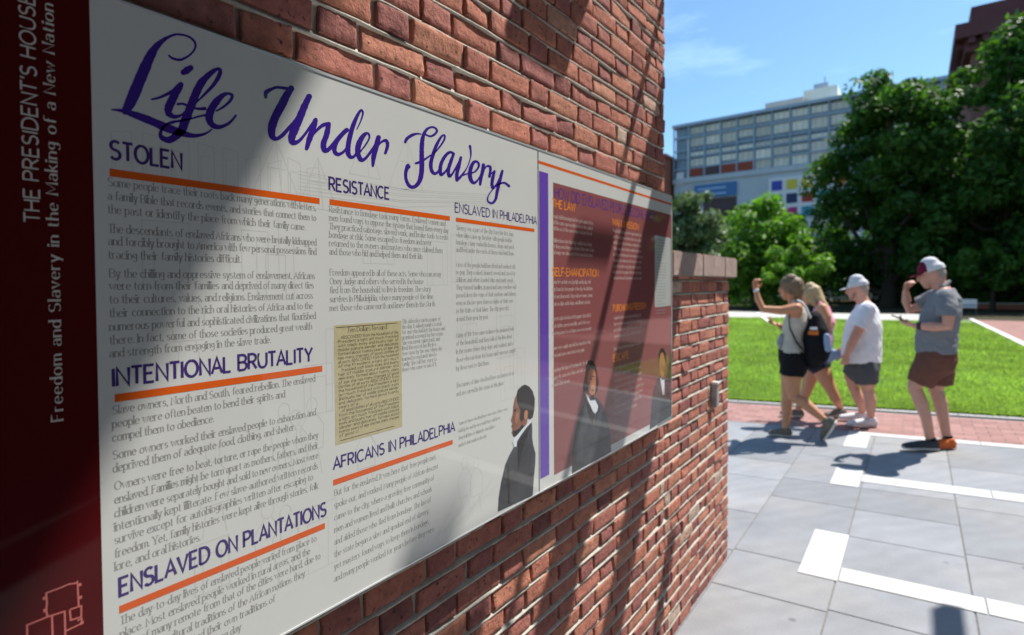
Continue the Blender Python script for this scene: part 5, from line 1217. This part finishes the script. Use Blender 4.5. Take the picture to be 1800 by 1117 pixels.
def cap(q, t, mf, mb_, two=False, s=1.0):
    c = blob('cap', [tube([(q(-.008, .022), .104*s, .087*s), (q(-.006, .06), .100*s, .085*s), (q(-.004, .092), .075*s, .066*s)], 20, (0, 1))], mb_, t, .006, 3)
    if two: blob('cap_front', [tube([(q(.042, .024), .062*s, .084*s), (q(.040, .062), .061*s, .083*s), (q(.03, .096), .042*s, .06*s)], 18, (0, 1))], mf, c, .006, 3)
    V, Fc = [], []; n = 12
    for k, dz in enumerate((0.0, -.006)):
        for i in range(n+1):
            a = -math.pi/2+math.pi*i/n; y = .078*math.sin(a)
            V.append(q(.055+.045*math.cos(a), .028+dz, y)); V.append(q(.07+.105*math.cos(a), .012+dz+.006*(1-math.cos(a)), y*.98))
    m_ = 2*(n+1)
    for i in range(n):
        a = 2*i; Fc += [(a, a+1, a+3, a+2), (m_+a, m_+a+2, m_+a+3, m_+a+1), (a+1, m_+a+1, m_+a+3, a+3), (a, a+2, m_+a+2, m_+a)]
    mk('brim', V, Fc, mf, c)
cap(q, t, m_wcap, m_wcap, s=1.0)
blob('t_shirt', [tube([(J(180, 275), .075, .09), (J(182, 310), .115, .20), (J(174, 370), .160, .212), (J(164, 450), .190, .218), (J(160, 520), .192, .218), (J(160, 575), .188, .215)], 24, (0, 0)), tube([(shN, .085), (J(165, 360, -.25), .085), (J(150, 402, -.265), .088)], 16, (1, 0)), tube([(shF, .085), (J(150, 360, .25), .085), (J(130, 400, .26), .088)], 16, (1, 0))], m_wtee, t, .007, 2, .012, 8)
blob('shorts', [tube([(J(160, 560), .165, .20), (J(160, 610), .168, .205)], 20, (0, 1)), tube([(hipF, .13), (J(112, 652, .105), .108)], 16, (1, 0)), tube([(hipN, .13), (J(188, 692, -.105), .110)], 16, (1, 0))], m_gsh, t, .007, 2, .010, 9)
for a, b, z in ((g0, g1, zA), (k0, k1, zB)):
    sh = shoe_tubes(a, b, z, .1, .046); blob('shoe', sh[0], m_shoe_w, t, .006, 2); MB().add(*sh[1]).build('sole', m_sole, t, True)
    d = np.array([a[0]-.05, a[1], z+.10]); MB().add(*tube([(d, .042), (d+np.array([0, 0, .05]), .044)], 14, (0, 0))).build('sock', m_wtee, t, True)

# --- man in the grey polo shirt
f = Fig('', 6.27, lambda x, y: (1460+x/2.938, 440+y/2.938)); J = f.J
g0, g1 = f.G(552, 1040), f.G(408, 1040); k0, k1 = f.G(638, 1030), f.G(540, 1034)
g1 = g0+(g1-g0)/np.linalg.norm(g1-g0)*.29; k1 = k0+(k1-k0)/np.linalg.norm(k1-k0)*.29
zA, zB = float(gz(*g0[:2]))+.012, float(gz(*k0[:2]))+.012
t = f.start('man in a grey polo shirt and brown shorts touching his cap', (g0+k0)/2)
headc = J(524, 122); hd_, q = head_tubes(headc, 1.0, tilt=.26)
hipN, hipF = J(530, 560, -.095), J(560, 560, .095)
shN, shF = J(592, 245, -.20), J(555, 235, .20); elN, wrN = J(604, 392, -.25), J(440, 392, -.20); elF, wrF = J(402, 308, .22), J(388, 215, .16)
body = hd_+[tube([(J(582, 215), .066), (J(556, 172), .06), (J(540, 145), .062)], 14), tube([(J(582, 215), .065, .12), (J(584, 262), .11, .19), (J(562, 340), .135, .18), (J(545, 430), .135, .17), (J(548, 510), .14, .175), (J(545, 575), .13, .165)], 20),
  tube([(hipN, .11), (J(470, 648, -.1), .086), (J(434, 708, -.1), .057), (J(466, 785, -.1), .056), (J(494, 870, -.09), .043), (np.array([g0[0]-.055, g0[1], zA+.1]), .038)], 14),
  tube([(hipF, .11), (J(560, 650, .1), .085), (J(543, 722, .1), .057), (J(566, 785, .1), .057), (J(584, 880, .1), .043), (np.array([k0[0]-.055, k0[1], zB+.1]), .038)], 14),
  tube([(shN, .06), (J(610, 320, -.25), .052), (elN, .046), (J(530, 395, -.23), .044), (wrN, .028)], 12), tube([(shF, .06), (J(480, 285, .24), .05), (elF, .044), (J(392, 265, .19), .040), (wrF, .028)], 12)]
body += fingers(wrN, J(350, 372, -.18)-wrN, (0, .35, 1), curl=(25, 40, 30), thumb=1)+fingers(wrF, J(398, 140, .10)-wrF, (.75, -.5, 0), curl=(40, 45, 30), thumb=-1)
blob('body', body, m_skin[2], t); eyes(q, m_eye, t)
blob('hair', [tube([(q(-.050, .01), .054, .077), (q(-.060, -.035), .044, .068), (q(-.064, -.06), .02, .05)], 14)], m_hair3, t, .006, 3, .002, 40)
cap(q, t, m_mar_c, m_wcap, True, 1.0)
po = blob('polo_shirt', [tube([(J(580, 205), .075, .095), (J(585, 245), .115, .195), (J(566, 330), .152, .20), (J(548, 420), .155, .192), (J(546, 480), .155, .192), (J(545, 528), .158, .195)], 24, (0, 0)), tube([(shN, .082), (J(608, 300, -.25), .080), (J(606, 340, -.258), .085)], 16, (1, 0)), tube([(shF, .08), (J(500, 265, .24), .078), (J(462, 285, .245), .080)], 16, (1, 0))], m_polo, t, .007, 2, .011, 9)
blob('collar', [tube([(J(600, 175, 0), .02, .05), (J(585, 190, -.075), .022, .014), (J(545, 215, -.05), .022, .012), (J(535, 222, 0), .016, .02), (J(545, 215, .05), .022, .012), (J(585, 190, .075), .022, .014), (J(600, 175, 0), .02, .05)], 10)], m_polo, po, .006, 2)
blob('shorts', [tube([(J(545, 515), .15, .185), (J(545, 565), .155, .19)], 20, (0, 1)), tube([(hipN, .128), (J(492, 630, -.1), .122), (J(458, 690, -.1), .106)], 16, (1, 0)), tube([(hipF, .122), (J(566, 692, .1), .106)], 16, (1, 0))], m_bsh, t, .007, 2, .010, 9)
for a, b, z, m in ((g0, g1, zA, m_shoe_d), (k0, k1, zB, m_shoe_o)):
    sh = shoe_tubes(a, b, z, .09, .046); blob('shoe', sh[0], m, t, .006, 2); MB().add(*sh[1]).build('sole', m_sole if m is m_shoe_d else m_shoe_o, t, True)
    d = np.array([a[0]-.05, a[1], z+.085]); MB().add(*tube([(d, .041), (d+np.array([0, 0, .025]), .042)], 14, (0, 0))).build('sock', m_black, t, True)
dw = (elN-wrN)/np.linalg.norm(elN-wrN)
MB().add(*tube([(wrN+dw*.012, .034), (wrN+dw*.042, .036)], 14, (0, 0))).build('watch', m_plast, t, True)
pc = J(352, 362, -.19); ph = thing('phone', 'dark phone held level in the hand of the man in the grey polo shirt', 'phone', tuple(pc))
dv = J(318, 345, -.2)-J(385, 372, -.18); dv /= np.linalg.norm(dv); nv = np.cross(dv, (0, 1, 0)); nv /= np.linalg.norm(nv)
V = [pc+nv*.018*(1 if nv[2] > 0 else -1)+dv*a+lv*b+nv*c for c in (-.0045, .0045) for a, b in ((-.07, -.036), (.07, -.036), (.07, .036), (-.07, .036))]
mk('case', V, [(0, 3, 2, 1), (4, 5, 6, 7), (0, 1, 5, 4), (1, 2, 6, 5), (2, 3, 7, 6), (3, 0, 4, 7)], m_plast, ph)
